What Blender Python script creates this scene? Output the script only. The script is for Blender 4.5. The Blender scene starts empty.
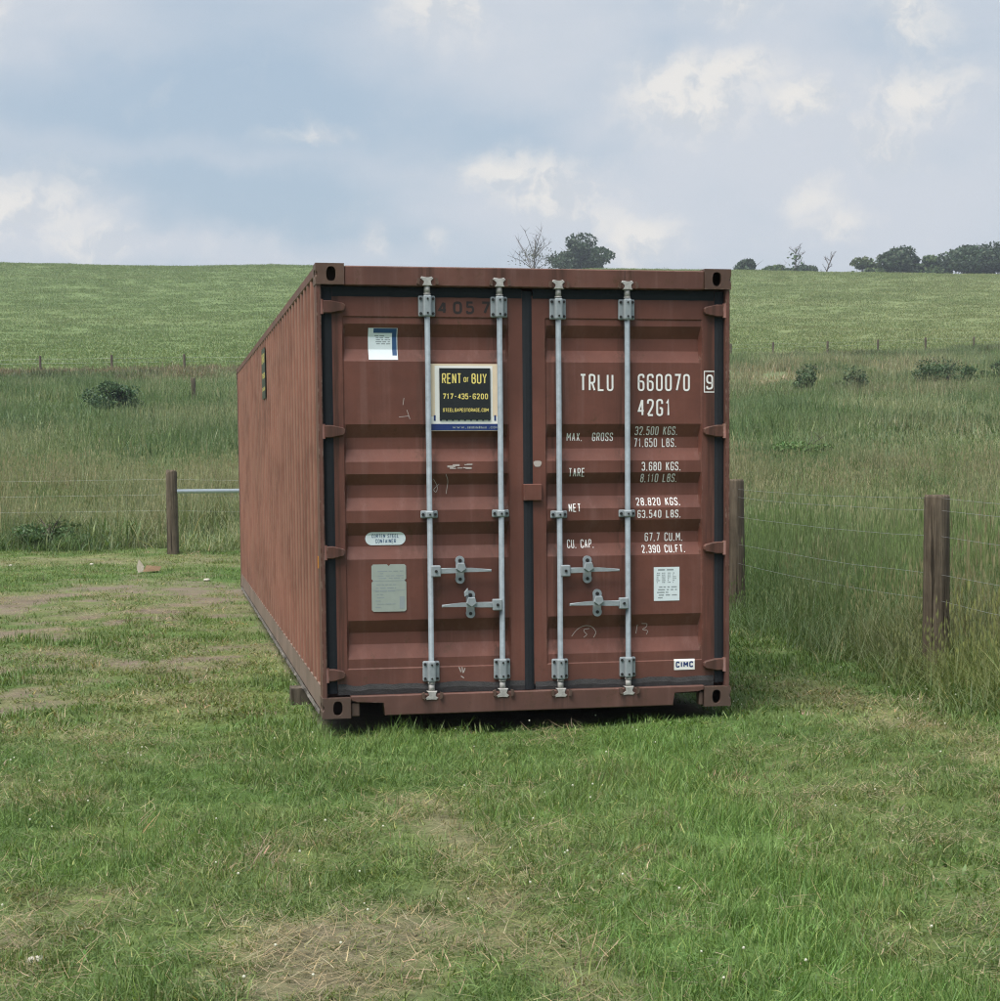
import bpy, bmesh, math, random
import numpy as np
from mathutils import Vector, Matrix

random.seed(7)
rng = np.random.default_rng(7)
scene = bpy.context.scene
COL = scene.collection

# ------------------------------------------------------------------ camera
CAM = np.array([-0.8532, -10.9146, 1.4588])
YAW, PITCH, ROLL, FPX = 0.20822, -0.08440, -0.00591, 1904.23
PPX, PPY = 569.784, 624.055            # principal point in the 1000 x 1001 photograph
_ca, _sa, _cb, _sb = math.cos(YAW), math.sin(YAW), math.cos(PITCH), math.sin(PITCH)
_f = np.array([_sa * _cb, _ca * _cb, _sb])
_r = np.array([_ca, -_sa, 0.0])
_u = np.cross(_r, _f)
_R = _r * math.cos(ROLL) + _u * math.sin(ROLL)
_U = -_r * math.sin(ROLL) + _u * math.cos(ROLL)
cd = bpy.data.cameras.new('camera')
cam = bpy.data.objects.new('camera', cd)
COL.objects.link(cam)
cam.matrix_world = Matrix(((_R[0], _U[0], -_f[0], CAM[0]), (_R[1], _U[1], -_f[1], CAM[1]),
                           (_R[2], _U[2], -_f[2], CAM[2]), (0, 0, 0, 1)))
cd.sensor_width = 36.0
cd.sensor_fit = 'HORIZONTAL'
cd.lens = FPX / 1000.0 * 36.0
cd.shift_x = -(PPX - 500.0) / 1000.0
cd.shift_y = (PPY - 500.5) / 1000.0
cd.clip_start = 0.1
cd.clip_end = 3000
scene.camera = cam

# ------------------------------------------------------------------ exposure
scene.view_settings.view_transform = 'Standard'
scene.view_settings.look = 'None'
scene.view_settings.exposure = 0.68
scene.view_settings.gamma = 1.0
scene.view_settings.use_curve_mapping = False
scene.cycles.use_denoising = True
scene.cycles.max_bounces = 5
scene.cycles.diffuse_bounces = 3
scene.cycles.transparent_max_bounces = 4
scene.cycles.use_adaptive_sampling = True
scene.cycles.adaptive_threshold = 0.012
scene.cycles.denoising_prefilter = 'NONE'
scene.cycles.pixel_filter_type = 'BLACKMAN_HARRIS'
scene.cycles.filter_width = 1.15

# ------------------------------------------------------------------ node helper
class NT:
    def __init__(self, tree):
        self.t = tree
        self.t.nodes.clear()
    def n(self, kind, ins=None, **props):
        nd = self.t.nodes.new(kind)
        for k, v in props.items():
            setattr(nd, k, v)
        if ins:
            for k, v in ins.items():
                s = nd.inputs[k]
                if hasattr(v, 'is_output') or isinstance(v, bpy.types.NodeSocket):
                    self.t.links.new(v, s)
                else:
                    s.default_value = v
        return nd
    def m(self, op, a, b=0.0, c=0.0, clamp=False):
        nd = self.n('ShaderNodeMath', {0: a, 1: b, 2: c}, operation=op, use_clamp=clamp)
        return nd.outputs[0]
    def mix(self, f, a, b, blend='MIX'):
        nd = self.n('ShaderNodeMix', None, data_type='RGBA', blend_type=blend)
        for idx, v in ((0, f), (6, a), (7, b)):
            s = nd.inputs[idx]
            if isinstance(v, bpy.types.NodeSocket):
                self.t.links.new(v, s)
            else:
                s.default_value = v
        return nd.outputs[2]
    def ramp(self, f, lo, hi, a=0.0, b=1.0, kind='SMOOTHSTEP'):
        nd = self.n('ShaderNodeMapRange', {0: f, 1: lo, 2: hi, 3: a, 4: b}, interpolation_type=kind)
        return nd.outputs[0]
    def noise(self, vec, scale, detail=4.0, rough=0.55, dist=0.0):
        nd = self.n('ShaderNodeTexNoise', {'Vector': vec, 'Scale': scale, 'Detail': detail, 'Roughness': rough, 'Distortion': dist})
        return nd.outputs[0]
    def vmul(self, vec, s):
        return self.n('ShaderNodeVectorMath', {0: vec, 1: s}, operation='MULTIPLY').outputs[0]

# ------------------------------------------------------------------ world: sky with a broken cloud layer
SUN_DIR = Vector((-0.36, -0.24, 0.90)).normalized()
world = bpy.data.worlds.new('World')
scene.world = world
world.use_nodes = True
w = NT(world.node_tree)
SKY_STRENGTH = 0.1
sky = w.n('ShaderNodeTexSky', None, sky_type='NISHITA')
sky.sun_disc = False
sky.sun_elevation = math.asin(SUN_DIR.z)
sky.sun_rotation = math.atan2(SUN_DIR.x, SUN_DIR.y)
sky.air_density = 1.2
sky.dust_density = 2.0
tc = w.n('ShaderNodeTexCoord')
gen = tc.outputs['Generated']
sep = w.n('ShaderNodeSeparateXYZ', {0: gen})
az = w.m('ARCTAN2', sep.outputs[0], sep.outputs[1])
el = w.m('ARCSINE', sep.outputs[2])
# sky direction in milliradian-like units (azimuth measured from the view's middle)
UU = w.m('MULTIPLY_ADD', w.m('SUBTRACT', az, YAW), 1.904, 0.570)
VV = w.m('MULTIPLY_ADD', el, -1.904, 0.463)
uv = w.n('ShaderNodeCombineXYZ', {0: UU, 1: VV, 2: 0.0}).outputs[0]
warp = w.n('ShaderNodeTexNoise', {'Vector': uv, 'Scale': 9.0, 'Detail': 5.0, 'Roughness': 0.6})
uvw = w.n('ShaderNodeVectorMath', {0: warp.outputs[1], 1: (0.5, 0.5, 0.5)}, operation='SUBTRACT').outputs[0]
uvd = w.n('ShaderNodeVectorMath', {0: w.vmul(uvw, (0.10, 0.075, 0.0)), 1: uv}, operation='ADD').outputs[0]

def blob_field(blobs, vec):
    out = None
    for (bu, bv, ru, rv, amp) in blobs:
        d = w.n('ShaderNodeVectorMath', {0: vec, 1: (bu / 1000, bv / 1000, 0)}, operation='SUBTRACT').outputs[0]
        d = w.vmul(d, (870.0 / ru, 870.0 / rv, 0.0))
        l = w.n('ShaderNodeVectorMath', {0: d}, operation='LENGTH').outputs['Value']
        v = w.ramp(l, 1.0, 0.0, 0.0, amp)
        out = v if out is None else w.m('MAXIMUM', out, v)
    return out

def lin(r, g, b, k=1.0):
    f = lambda c: (c / 255 / 12.92) if c / 255 <= 0.04045 else ((c / 255 + 0.055) / 1.055) ** 2.4
    return (f(r) * k, f(g) * k, f(b) * k, 1.0)

# broad veil (pale sheets against blue-grey), everywhere in the sky
sv = w.vmul(gen, (1.0, 1.0, 2.6))
veil = w.noise(sv, 2.6, 5.0, 0.55, 0.25)
veil2 = w.noise(sv, 7.5, 4.0, 0.55, 0.2)
vsum = w.m('ADD', w.m('MULTIPLY', veil, 0.65), w.m('MULTIPLY', veil2, 0.35))
pale_sheets = blob_field([(860, 150, 420, 240, 0.26), (560, 50, 260, 130, 0.16), (60, 30, 170, 120, 0.16), (30, 240, 220, 70, 0.30),
                          (620, 230, 330, 90, 0.26), (260, 262, 380, 40, 0.26), (180, 160, 260, 26, 0.10)], uvd)
blue_gaps = blob_field([(240, 118, 300, 60, 0.20), (250, 205, 230, 40, 0.18), (890, 62, 120, 50, 0.16), (490, 150, 130, 50, 0.12), (930, 175, 80, 40, 0.10), (620, 165, 60, 40, .10)], uvd)
vsum = w.m('SUBTRACT', w.m('ADD', vsum, pale_sheets), blue_gaps)
veil_f = w.ramp(vsum, 0.32, 0.76)
K = 0.66 / SKY_STRENGTH
skyblue = w.mix(0.84, sky.outputs[0], lin(168, 186, 204, K))
base = w.mix(veil_f, skyblue, lin(203, 209, 218, K))
# cumulus puffs: a few in view, the same kind scattered over the rest
puff_noise = w.noise(uvd, 13.0, 7.0, 0.58)
puffs = blob_field([(448, 18, 70, 60, 1.0), (728, 16, 80, 46, 1.0), (690, 112, 95, 66, 1.2), (740, 92, 70, 40, 1.1), (795, 122, 50, 30, 1.05), (905, 112, 75, 50, 1.1),
                    (875, 165, 95, 46, 0.9), (570, 206, 95, 60, 1.1), (600, 235, 60, 34, .9), (645, 252, 60, 34, 1.0), (508, 188, 56, 44, 0.95), (46, 222, 110, 56, 1.0),
                    (386, 238, 26, 26, 0.9), (430, 246, 26, 26, 0.85), (325, 143, 60, 18, 0.8), (806, 206, 60, 28, 0.9), (905, 42, 60, 60, 0.95),
                    (2, 40, 56, 66, 0.9), (838, 228, 60, 30, 0.85), (120, 256, 160, 30, 0.8)], uvd)
gp = w.ramp(w.noise(w.vmul(gen, (1, 1, 2.2)), 6.0, 6.0, 0.6, 0.3), 0.60, 0.78, 0.0, 0.8)
off_view = w.ramp(w.n('ShaderNodeVectorMath', {0: w.n('ShaderNodeVectorMath', {0: uv, 1: (0.5, 0.13, 0)}, operation='SUBTRACT').outputs[0]}, operation='LENGTH').outputs['Value'], 0.62, 0.9)
puffs = w.m('MAXIMUM', puffs, w.m('MULTIPLY', gp, off_view))
pf = w.ramp(w.m('MULTIPLY_ADD', w.m('SUBTRACT', puff_noise, 0.5), 1.6, puffs), 0.02, 1.25)
# lit tops: compare the puff noise with itself a little towards the light
uvo = w.n('ShaderNodeVectorMath', {0: uvd, 1: (-0.010, -0.014, 0)}, operation='ADD').outputs[0]
pn2 = w.noise(uvo, 13.0, 7.0, 0.58)
lit = w.ramp(w.m('SUBTRACT', puff_noise, pn2), -0.09, 0.07)
puffcol = w.mix(lit, lin(203, 208, 214, K), lin(236, 232, 226, K))
skycol = w.mix(w.m('MULTIPLY', pf, 0.8), base, puffcol)
bg = w.n('ShaderNodeBackground', {0: skycol, 1: SKY_STRENGTH})
wo = w.n('ShaderNodeOutputWorld', {0: bg.outputs[0]})

# ------------------------------------------------------------------ sun (behind thin cloud: weak and very soft)
sl = bpy.data.lights.new('sun', 'SUN')
sl.energy = 4.0
sl.angle = math.radians(46)
sl.color = (1.0, 0.95, 0.87)
so = bpy.data.objects.new('sun', sl)
so.rotation_euler = SUN_DIR.to_track_quat('Z', 'Y').to_euler()
so.location = (-20, 10, 40)
COL.objects.link(so)

# ------------------------------------------------------------------ pixel -> place helpers
def ray(u, v):
    a, b = (u - PPX) / FPX, (PPY - v) / FPX
    return _R * a + _U * b + _f
def on_plane(u, v, axis, val):
    d = ray(u, v)
    return CAM + d * ((val - CAM[axis]) / d[axis])
def FR(u, v, y=0.05):                     # photo pixel -> (x, z) on the container's front, at depth y
    p = on_plane(u, v, 1, y)
    return float(p[0]), float(p[2])
def st_of(x, y):                          # ground distance along the view and across it
    dx, dy = x - CAM[0], y - CAM[1]
    return dx * _sa + dy * _ca, dx * _ca - dy * _sa
def xy_of(s, t):
    return CAM[0] + s * _sa + t * _ca, CAM[1] + s * _ca - t * _sa

# ------------------------------------------------------------------ numpy noise
def vnoise(x, y, seed=0):
    ix, iy = np.floor(x).astype(np.int64), np.floor(y).astype(np.int64)
    fx, fy = x - ix, y - iy
    fx, fy = fx * fx * (3 - 2 * fx), fy * fy * (3 - 2 * fy)
    def h(a, b):
        n = (a * 374761393 + b * 668265263 + seed * 982451653) & 0xffffffff
        n = ((n ^ (n >> 13)) * 1274126177) & 0xffffffff
        return ((n ^ (n >> 16)) & 0xffff) / 65535.0
    return (h(ix, iy) * (1 - fx) + h(ix + 1, iy) * fx) * (1 - fy) + (h(ix, iy + 1) * (1 - fx) + h(ix + 1, iy + 1) * fx) * fy
def fbm(x, y, seed=0, octv=4):
    x, y = np.asarray(x, float), np.asarray(y, float)
    a, tot, out = 0.5, 0.0, 0.0
    for k in range(octv):
        out = out + a * vnoise(x * 2 ** k + 17.3 * k, y * 2 ** k - 9.1 * k, seed + k)
        tot += a
        a *= 0.5
    return out / tot
def sstep(x, a, b):
    t = np.clip((x - a) / (b - a), 0, 1)
    return t * t * (3 - 2 * t)

# ------------------------------------------------------------------ terrain
PS = np.array([-60, 0, 12, 22, 30, 45, 60, 80, 100, 130, 170, 210, 250, 290, 320, 345, 365, 400, 460, 560, 900.])
PZ = np.array([-.25, -.13, -.11, -.04, .06, .95, 2.1, 3.75, 5.5, 8.1, 11.7, 16.2, 21.9, 28.2, 32.9, 36.1, 37.6, 37.8, 34.0, 24, 5.])
_ss = np.arange(-60, 900, 0.5)
_sz = np.interp(_ss, PS, PZ)
for _k in range(3):
    _w = np.clip(np.abs(_ss - 10) * 0.08, 0, 14)
    _cum = np.concatenate([[0], np.cumsum(_sz)])
    _i = np.arange(len(_ss)); _h = (_w / 0.5).astype(int)
    _a, _b = np.clip(_i - _h, 0, len(_ss) - 1), np.clip(_i + _h, 0, len(_ss) - 1)
    _hw = np.minimum(_i - _a, _b - _i)
    _sz = (_cum[_i + _hw + 1] - _cum[_i - _hw]) / (2 * _hw + 1)
def terrain(x, y):
    x, y = np.asarray(x, float), np.asarray(y, float)
    s, t = st_of(x, y)
    z = np.interp(s, _ss, _sz)
    z = z - 0.0165 * t * sstep(s, 60, 350)
    far = sstep(s, 30, 90)
    z = z + (fbm(x * 0.9, y * 0.9, 3, 3) - 0.5) * 0.055 * (1 - far) + (fbm(x * 0.05, y * 0.05, 5, 3) - 0.5) * 0.9 * far
    z = z + 0.05 * sstep(x, 1.6, 3.2) * (1 - sstep(np.abs(y), 4, 9))
    return z
def tz(x, y):
    return float(terrain(np.array([x]), np.array([y]))[0])
def field_edge(s, t):                     # distance of the far fence as seen along each bearing
    a = t / np.maximum(s, 1.0)
    return np.interp(a, FE_A, FE_S)
def s_for(u, v):
    """where the sight line through a photo pixel meets the ground"""
    a = (u - PPX) / FPX
    s = np.linspace(25, 330, 1500)
    x, y = xy_of(s, a * s)
    vv = 463 - (terrain(x, y) - CAM[2]) / s * FPX
    return float(s[np.argmax(vv < v)])
_fe = [(-120, 374), (0, 373), (120, 373), (240, 372), (420, 369), (600, 365), (740, 361), (870, 358), (1000, 355), (1120, 353)]
FE_A = [(u - PPX) / FPX for u, v in _fe]
FE_S = [s_for(u, v) for u, v in _fe]

def GP(u, v, z=-0.1):
    p = on_plane(u, v, 2, z)
    return float(p[0]), float(p[1])
def pblob(x, y, u, v, du, dv, seed=1, rough=0.55):
    """soft patch of worn ground whose middle and extent were read off the photograph"""
    c = np.array(GP(u, v)); ex = abs(GP(u + du, v)[0] - c[0]); s0 = st_of(*GP(u, v - dv))[0]; s1 = st_of(*GP(u, v + dv))[0]
    s, t = st_of(x, y); sc_, tc_ = st_of(c[0], c[1])
    d = np.sqrt(((t - tc_) / ex) ** 2 + ((s - sc_) / (abs(s0 - s1) / 2 + 1e-6)) ** 2)
    return np.clip(1.25 - d + (fbm(x * 2.2, y * 2.2, seed, 4) - 0.5) * 2 * rough * 2, 0, 1)
def pline(x, y, pts, width, seed=2):
    best = np.full(np.shape(x), 9.0)
    P = [GP(*p) for p in pts]
    for (x0, y0), (x1, y1) in zip(P[:-1], P[1:]):
        dx, dy = x1 - x0, y1 - y0
        k = np.clip(((x - x0) * dx + (y - y0) * dy) / (dx * dx + dy * dy), 0, 1)
        best = np.minimum(best, np.hypot(x - x0 - k * dx, y - y0 - k * dy))
    return np.clip(1.2 - best / width + (fbm(x * 2.5, y * 2.5, seed, 4) - 0.5) * 1.8, 0, 1)
def lawn_edge_x(y):
    return 3.72 + 0.012 * y
def tall_zone(x, y):
    """0 on the mown ground, 1 in the tall grass beyond the fences"""
    s, t = st_of(x, y)
    n = (fbm(x * 1.1, y * 1.1, 11, 3) - 0.5)
    a = sstep(x - lawn_edge_x(y) + n * 0.5, -0.15, 1.5)
    b = sstep(s + n * 2.0, 29.3, 32.2)
    return np.maximum(a, b)
def lawn_masks(x, y):
    """dry: how straw-coloured; bare: how much soil shows; lush: thick long green"""
    dry = 0.26 * sstep(fbm(x * 0.55, y * 0.55, 21, 4), 0.42, 0.68) + 0.26 * sstep(fbm(x * 2.6, y * 2.6, 22, 3), 0.5, 0.75)
    bare = 0.0 * x
    d1 = pblob(x, y, 330, 950, 150, 55, 31)
    d2 = pblob(x, y, 20, 935, 75, 40, 32)
    d3 = pblob(x, y, 440, 830, 90, 22, 33)
    tr = pline(x, y, [(430, 800), (475, 860), (530, 935), (600, 1010)], 0.20, 34)
    st = np.maximum(pline(x, y, [(1010, 765), (900, 730), (800, 690)], 0.35, 35), pline(x, y, [(760, 790), (800, 830), (870, 905), (905, 960)], 0.13, 36) * 0.8)
    s1 = pline(x, y, [(-20, 612), (60, 602), (150, 592), (232, 606)], 1.5, 37) * sstep(fbm(x * 1.1, y * .8, 137, 4), .40, .60)
    s1 = np.maximum(s1, pline(x, y, [(-20, 640), (100, 622), (230, 640), (260, 680)], 1.2, 38) * sstep(fbm(x * 1.5, y * 1.1, 138, 4), .50, .62) * .9)
    s2 = pblob(x, y, 15, 705, 60, 22, 38)
    s3 = pblob(x, y, 190, 690, 110, 60, 39)
    ed = pline(x, y, [(-40, 572), (235, 570)], 1.6, 40)
    bp = np.maximum(pblob(x, y, 60, 660, 90, 18, 45), pblob(x, y, 120, 625, 190, 60, 145) * sstep(fbm(x * 1.9, y * 1.5, 146, 4), .42, .60))
    dry = np.maximum.reduce([dry, d1 * 0.95, d2 * 0.85, d3 * 0.6, tr * 1.0, st * 0.85, s1 * 0.9, s2 * 0.8, s3 * 0.75, ed * 0.85, bp * 0.8])
    bare = np.maximum.reduce([bare, s1 * 0.95, s2 * 0.85, d1 * 0.62, d2 * 0.6, tr * 0.5, ed * 0.45, bp * 0.85])
    lush = np.maximum(pblob(x, y, 600, 800, 170, 70, 41), np.maximum(pblob(x, y, 700, 930, 160, 60, 42), pblob(x, y, 130, 850, 150, 40, 43) * 0.7))
    lush = np.maximum(lush, pblob(x, y, 420, 740, 130, 16, 44) * 0.7)
    lush = np.maximum(lush * .8, pline(x, y, [(650, 735), (700, 790), (760, 860), (820, 950), (850, 1020)], 0.42, 46) * 1.15)
    brk = sstep(fbm(x * 3.1, y * 3.1, 47, 4), .30, .62)
    bare = bare * (.35 + .65 * brk)
    und = sstep(x, -0.05, 0.15) * (1 - sstep(x, 2.3, 2.5)) * sstep(y, 0.1, 0.5) * (1 - sstep(y, 11.9, 12.3))
    bare = np.maximum(bare, und)
    return np.clip(dry * (1 - 0.6 * lush), 0, 1), np.clip(bare * (1 - lush), 0, 1), np.clip(lush, 0, 1)

def lerp(a, b, f):
    f = np.asarray(f)[..., None]
    return a * (1 - f) + b * f
GREEN = np.array([.098, .166, .048]); LUSH = np.array([.122, .214, .060]); STRAW = np.array([.30, .26, .165]); OLIVE = np.array([.150, .175, .068])
SOIL = np.array([.165, .138, .106])
MEADOW = np.array([.172, .218, .112]); MEADOW2 = np.array([.092, .148, .064]); MTAN = np.array([.195, .195, .115])
CROP = np.array([.150, .208, .082]); CROP2 = np.array([.205, .230, .108])
def ground_color(x, y):
    s, t = st_of(x, y)
    dry, bare, lush = lawn_masks(x, y)
    c = lerp(np.broadcast_to(GREEN * 0.75, x.shape + (3,)), LUSH * 0.75, lush)
    c = lerp(c, OLIVE, np.clip(dry * 1.2, 0, 1))
    c = lerp(c, SOIL, np.clip(bare * 1.2, 0, 1))
    mz = tall_zone(x, y)
    mc = lerp(np.broadcast_to(MEADOW2 * 0.8, x.shape + (3,)), MEADOW * 0.8, sstep(fbm(x * .12, y * .12, 51, 4), .35, .65))
    c = lerp(c, mc, mz)
    fe = field_edge(s, t)
    cf = sstep(s - fe, -0.6, 0.6)
    k = np.clip((t / np.maximum(s, 1) + .1) * 3.0, 0, 1) * 0.6 + 0.5 * (fbm(x * .03, s * .12, 61, 4) - 0.4)
    k = k + 0.6 * (fbm(t * .012, s * .30, 62, 3) - 0.5)
    cc = lerp(np.broadcast_to(CROP, x.shape + (3,)), CROP2, np.clip(k, 0, 1))
    c = lerp(c, cc * .83, cf)
    strip = (1 - sstep(np.abs(s - fe + 2.2), 1.2, 3.6)) * sstep(fbm(x * .1, y * .1, 63, 3), .3, .5)
    c = lerp(c, MTAN, strip * 0.8)
    return c

# ------------------------------------------------------------------ mesh / object helpers
def link(o, parent=None, label=None, cat=None, group=None, kind=None):
    COL.objects.link(o)
    if parent is not None:
        o.parent = parent
    if label: o['label'] = label
    if cat: o['category'] = cat
    if group: o['group'] = group
    if kind: o['kind'] = kind
    return o
def obj(name, bm, mats, parent=None, smooth=False, **kw):
    me = bpy.data.meshes.new(name)
    bm.normal_update()
    bm.to_mesh(me); bm.free()
    for m in (mats if isinstance(mats, (list, tuple)) else [mats]):
        me.materials.append(m)
    if smooth:
        me.polygons.foreach_set('use_smooth', [True] * len(me.polygons))
    return link(bpy.data.objects.new(name, me), parent, **kw)
def empty(name, loc=(0, 0, 0), **kw):
    o = bpy.data.objects.new(name, None)
    o.location = loc
    o.empty_display_size = 0.2
    return link(o, **kw)
def B():
    return bmesh.new()
def box(bm, x0, x1, y0, y1, z0, z1, bev=0.0, mi=0, seg=1):
    vs = [bm.verts.new(p) for p in ((x0, y0, z0), (x1, y0, z0), (x1, y1, z0), (x0, y1, z0), (x0, y0, z1), (x1, y0, z1), (x1, y1, z1), (x0, y1, z1))]
    fs = [bm.faces.new([vs[i] for i in f]) for f in ((0, 3, 2, 1), (4, 5, 6, 7), (0, 1, 5, 4), (1, 2, 6, 5), (2, 3, 7, 6), (3, 0, 4, 7))]
    for f in fs: f.material_index = mi
    if bev > 0:
        es = list({e for f in fs for e in f.edges})
        bmesh.ops.bevel(bm, geom=es, offset=bev, segments=seg, affect='EDGES', profile=0.5)
def tube(bm, pts, rads, n=10, mi=0, cap=True):
    """tapered tube through points"""
    rings = []
    P = [Vector(p) for p in pts]
    for i, p in enumerate(P):
        d = (P[min(i + 1, len(P) - 1)] - P[max(i - 1, 0)]).normalized()
        up = Vector((0, 0, 1)) if abs(d.z) < 0.9 else Vector((1, 0, 0))
        a = d.cross(up).normalized(); b = d.cross(a)
        r = rads[i] if isinstance(rads, (list, tuple)) else rads
        rings.append([bm.verts.new(p + (a * math.cos(2 * math.pi * k / n) + b * math.sin(2 * math.pi * k / n)) * r) for k in range(n)])
    for r0, r1 in zip(rings[:-1], rings[1:]):
        for k in range(n):
            f = bm.faces.new((r0[k], r0[(k + 1) % n], r1[(k + 1) % n], r1[k])); f.material_index = mi; f.smooth = True
    if cap:
        for r in (rings[0], rings[-1]):
            f = bm.faces.new(r); f.material_index = mi
    return rings
def poly_prism(bm, pts, y0, y1, mi=0, bev=0.0):
    """extrude a polygon of (x, z) points from y0 to y1"""
    a = [bm.verts.new((p[0], y0, p[1])) for p in pts]
    b = [bm.verts.new((p[0], y1, p[1])) for p in pts]
    fs = [bm.faces.new(a), bm.faces.new(b[::-1])]
    n = len(pts)
    for k in range(n):
        fs.append(bm.faces.new((a[k], b[k], b[(k + 1) % n], a[(k + 1) % n])))
    for f in fs: f.material_index = mi
    if bev:
        bmesh.ops.bevel(bm, geom=list(fs[0].edges), offset=bev, segments=1, affect='EDGES')
    bmesh.ops.recalc_face_normals(bm, faces=[f for f in bm.faces])

# ------------------------------------------------------------------ materials
def mat(name):
    m = bpy.data.materials.new(name)
    m.use_nodes = True
    return m, NT(m.node_tree)
def finish(m, t, bsdf, disp=None):
    t.n('ShaderNodeOutputMaterial', {0: bsdf})
    return m
def bump(t, h, strength, dist):
    return t.n('ShaderNodeBump', {'Strength': strength, 'Distance': dist, 'Height': h}).outputs[0]
def simple(name, col, rough=0.6, metal=0.0, var=0.15, scale=12.0, bumpk=0.15, spec=0.4):
    m, t = mat(name)
    g = t.n('ShaderNodeNewGeometry').outputs['Position']
    n = t.noise(g, scale, 5, 0.6)
    c = t.mix(n, tuple(x * (1 - var) for x in col[:3]) + (1,), tuple(min(1, x * (1 + var)) for x in col[:3]) + (1,))
    b = t.n('ShaderNodeBsdfPrincipled', {'Base Color': c, 'Roughness': rough, 'Metallic': metal, 'Specular IOR Level': spec,
                                         'Normal': bump(t, t.noise(g, scale * 6, 4), bumpk, 0.004)})
    return finish(m, t, b.outputs[0])
def paint(name, col, rusty=0.35, fade=0.3, dirt_low=0.5, scale=1.0, rough=0.5, rods=False, edge=0.0, ysc=1.0, rib_lit=0.0):
    """weathered container paint: chalky fading, vertical streaks, scuffs and rust spots"""
    m, t = mat(name)
    g = t.n('ShaderNodeNewGeometry').outputs['Position']
    if ysc != 1.0: g = t.vmul(g, (1.0, ysc, 1.0))
    big = t.noise(g, 1.7 * scale, 4, 0.6)
    streak = t.noise(t.vmul(g, (13.0, 13.0, 0.7)), 1.0, 5, 0.65)
    fine = t.noise(g, 38.0, 5, 0.7)
    c = t.mix(t.ramp(big, 0.32, 0.70), tuple(x * 0.76 for x in col) + (1,), tuple(x * 1.20 for x in col) + (1,))
    chalk = tuple(min(1, x * 1.15 + 0.05) for x in col) + (1,)
    c = t.mix(t.m('MULTIPLY', t.ramp(streak, 0.46, 0.80), fade), c, chalk)
    c = t.mix(t.m('MULTIPLY', t.ramp(fine, 0.42, 0.75), 0.25), c, tuple(x * 0.70 for x in col) + (1,))
    rust_n = t.m('MULTIPLY_ADD', t.noise(t.vmul(g, (1, 1, 0.45)), 7.0, 7, 0.72), 0.75, t.m('MULTIPLY', t.noise(g, 60, 4), 0.25))
    rf = t.ramp(rust_n, 0.69 - 0.14 * rusty, 0.80 - 0.14 * rusty)
    c = t.mix(t.m('MULTIPLY', rf, 0.85), c, (.085, .040, .022, 1))
    scuff = t.ramp(t.noise(t.vmul(g, (22, 22, 60)), 1.0, 6, 0.7), 0.74, 0.80)
    c = t.mix(t.m('MULTIPLY', scuff, 0.4), c, (.40, .33, .30, 1))
    if rib_lit > 0:                                # sunlit outer rib faces painted paler into the colour, with some rubbed wear
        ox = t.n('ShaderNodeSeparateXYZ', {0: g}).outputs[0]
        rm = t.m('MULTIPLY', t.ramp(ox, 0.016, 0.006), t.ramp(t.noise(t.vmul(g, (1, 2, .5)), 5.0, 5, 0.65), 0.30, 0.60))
        c = t.mix(t.m('MULTIPLY', rm, rib_lit), c, (.28, .145, .105, 1))
    if edge > 0:                               # paint rubbed off along the steel's edges
        bv_ = t.n('ShaderNodeBevel', {'Radius': 0.011}, samples=4).outputs[0]
        nn_ = t.n('ShaderNodeNewGeometry').outputs['Normal']
        dt = t.n('ShaderNodeVectorMath', {0: bv_, 1: nn_}, operation='DOT_PRODUCT').outputs['Value']
        ew = t.m('MULTIPLY', t.ramp(dt, 0.985, 0.80), t.ramp(t.noise(g, 11.0, 5, 0.7), 0.40, 0.62))
        c = t.mix(t.m('MULTIPLY', ew, edge), c, t.mix(t.ramp(t.noise(g, 33.0, 3), 0.45, 0.6), (.060, .030, .018, 1), (.24, .175, .14, 1)))
    if rods:                                   # grease and rust run down behind the locking rods and hinges
        px_ = t.n('ShaderNodeSeparateXYZ', {0: g}).outputs[0]
        run = t.noise(t.vmul(g, (30.0, 30.0, 1.4)), 1.0, 5, 0.7)
        near_ = None
        for rx_ in (0.635, 1.054, 1.401, 1.812, 0.10, 2.34):
            q = t.ramp(t.m('ABSOLUTE', t.m('SUBTRACT', px_, rx_)), 0.085, 0.01)
            near_ = q if near_ is None else t.m('MAXIMUM', near_, q)
        c = t.mix(t.m('MULTIPLY', t.m('MULTIPLY', near_, t.ramp(run, 0.36, 0.62)), 0.85), c, (.050, .022, .015, 1))
    if dirt_low > 0:
        pz = t.n('ShaderNodeSeparateXYZ', {0: g}).outputs[2]
        dl = t.m('MULTIPLY', t.ramp(t.m('ADD', pz, t.m('MULTIPLY', streak, 0.5)), 0.75, 0.15), dirt_low)
        c = t.mix(dl, c, tuple(x * 0.55 + 0.03 for x in col) + (1,))
    b = t.n('ShaderNodeBsdfPrincipled', {'Base Color': c, 'Roughness': t.m('MULTIPLY_ADD', big, 0.2, rough), 'Specular IOR Level': 0.35,
                                         'Normal': bump(t, t.m('ADD', t.noise(g, 3.2, 3), t.m('MULTIPLY', fine, 0.05)), 0.42, 0.02)})
    return finish(m, t, b.outputs[0])

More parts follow.
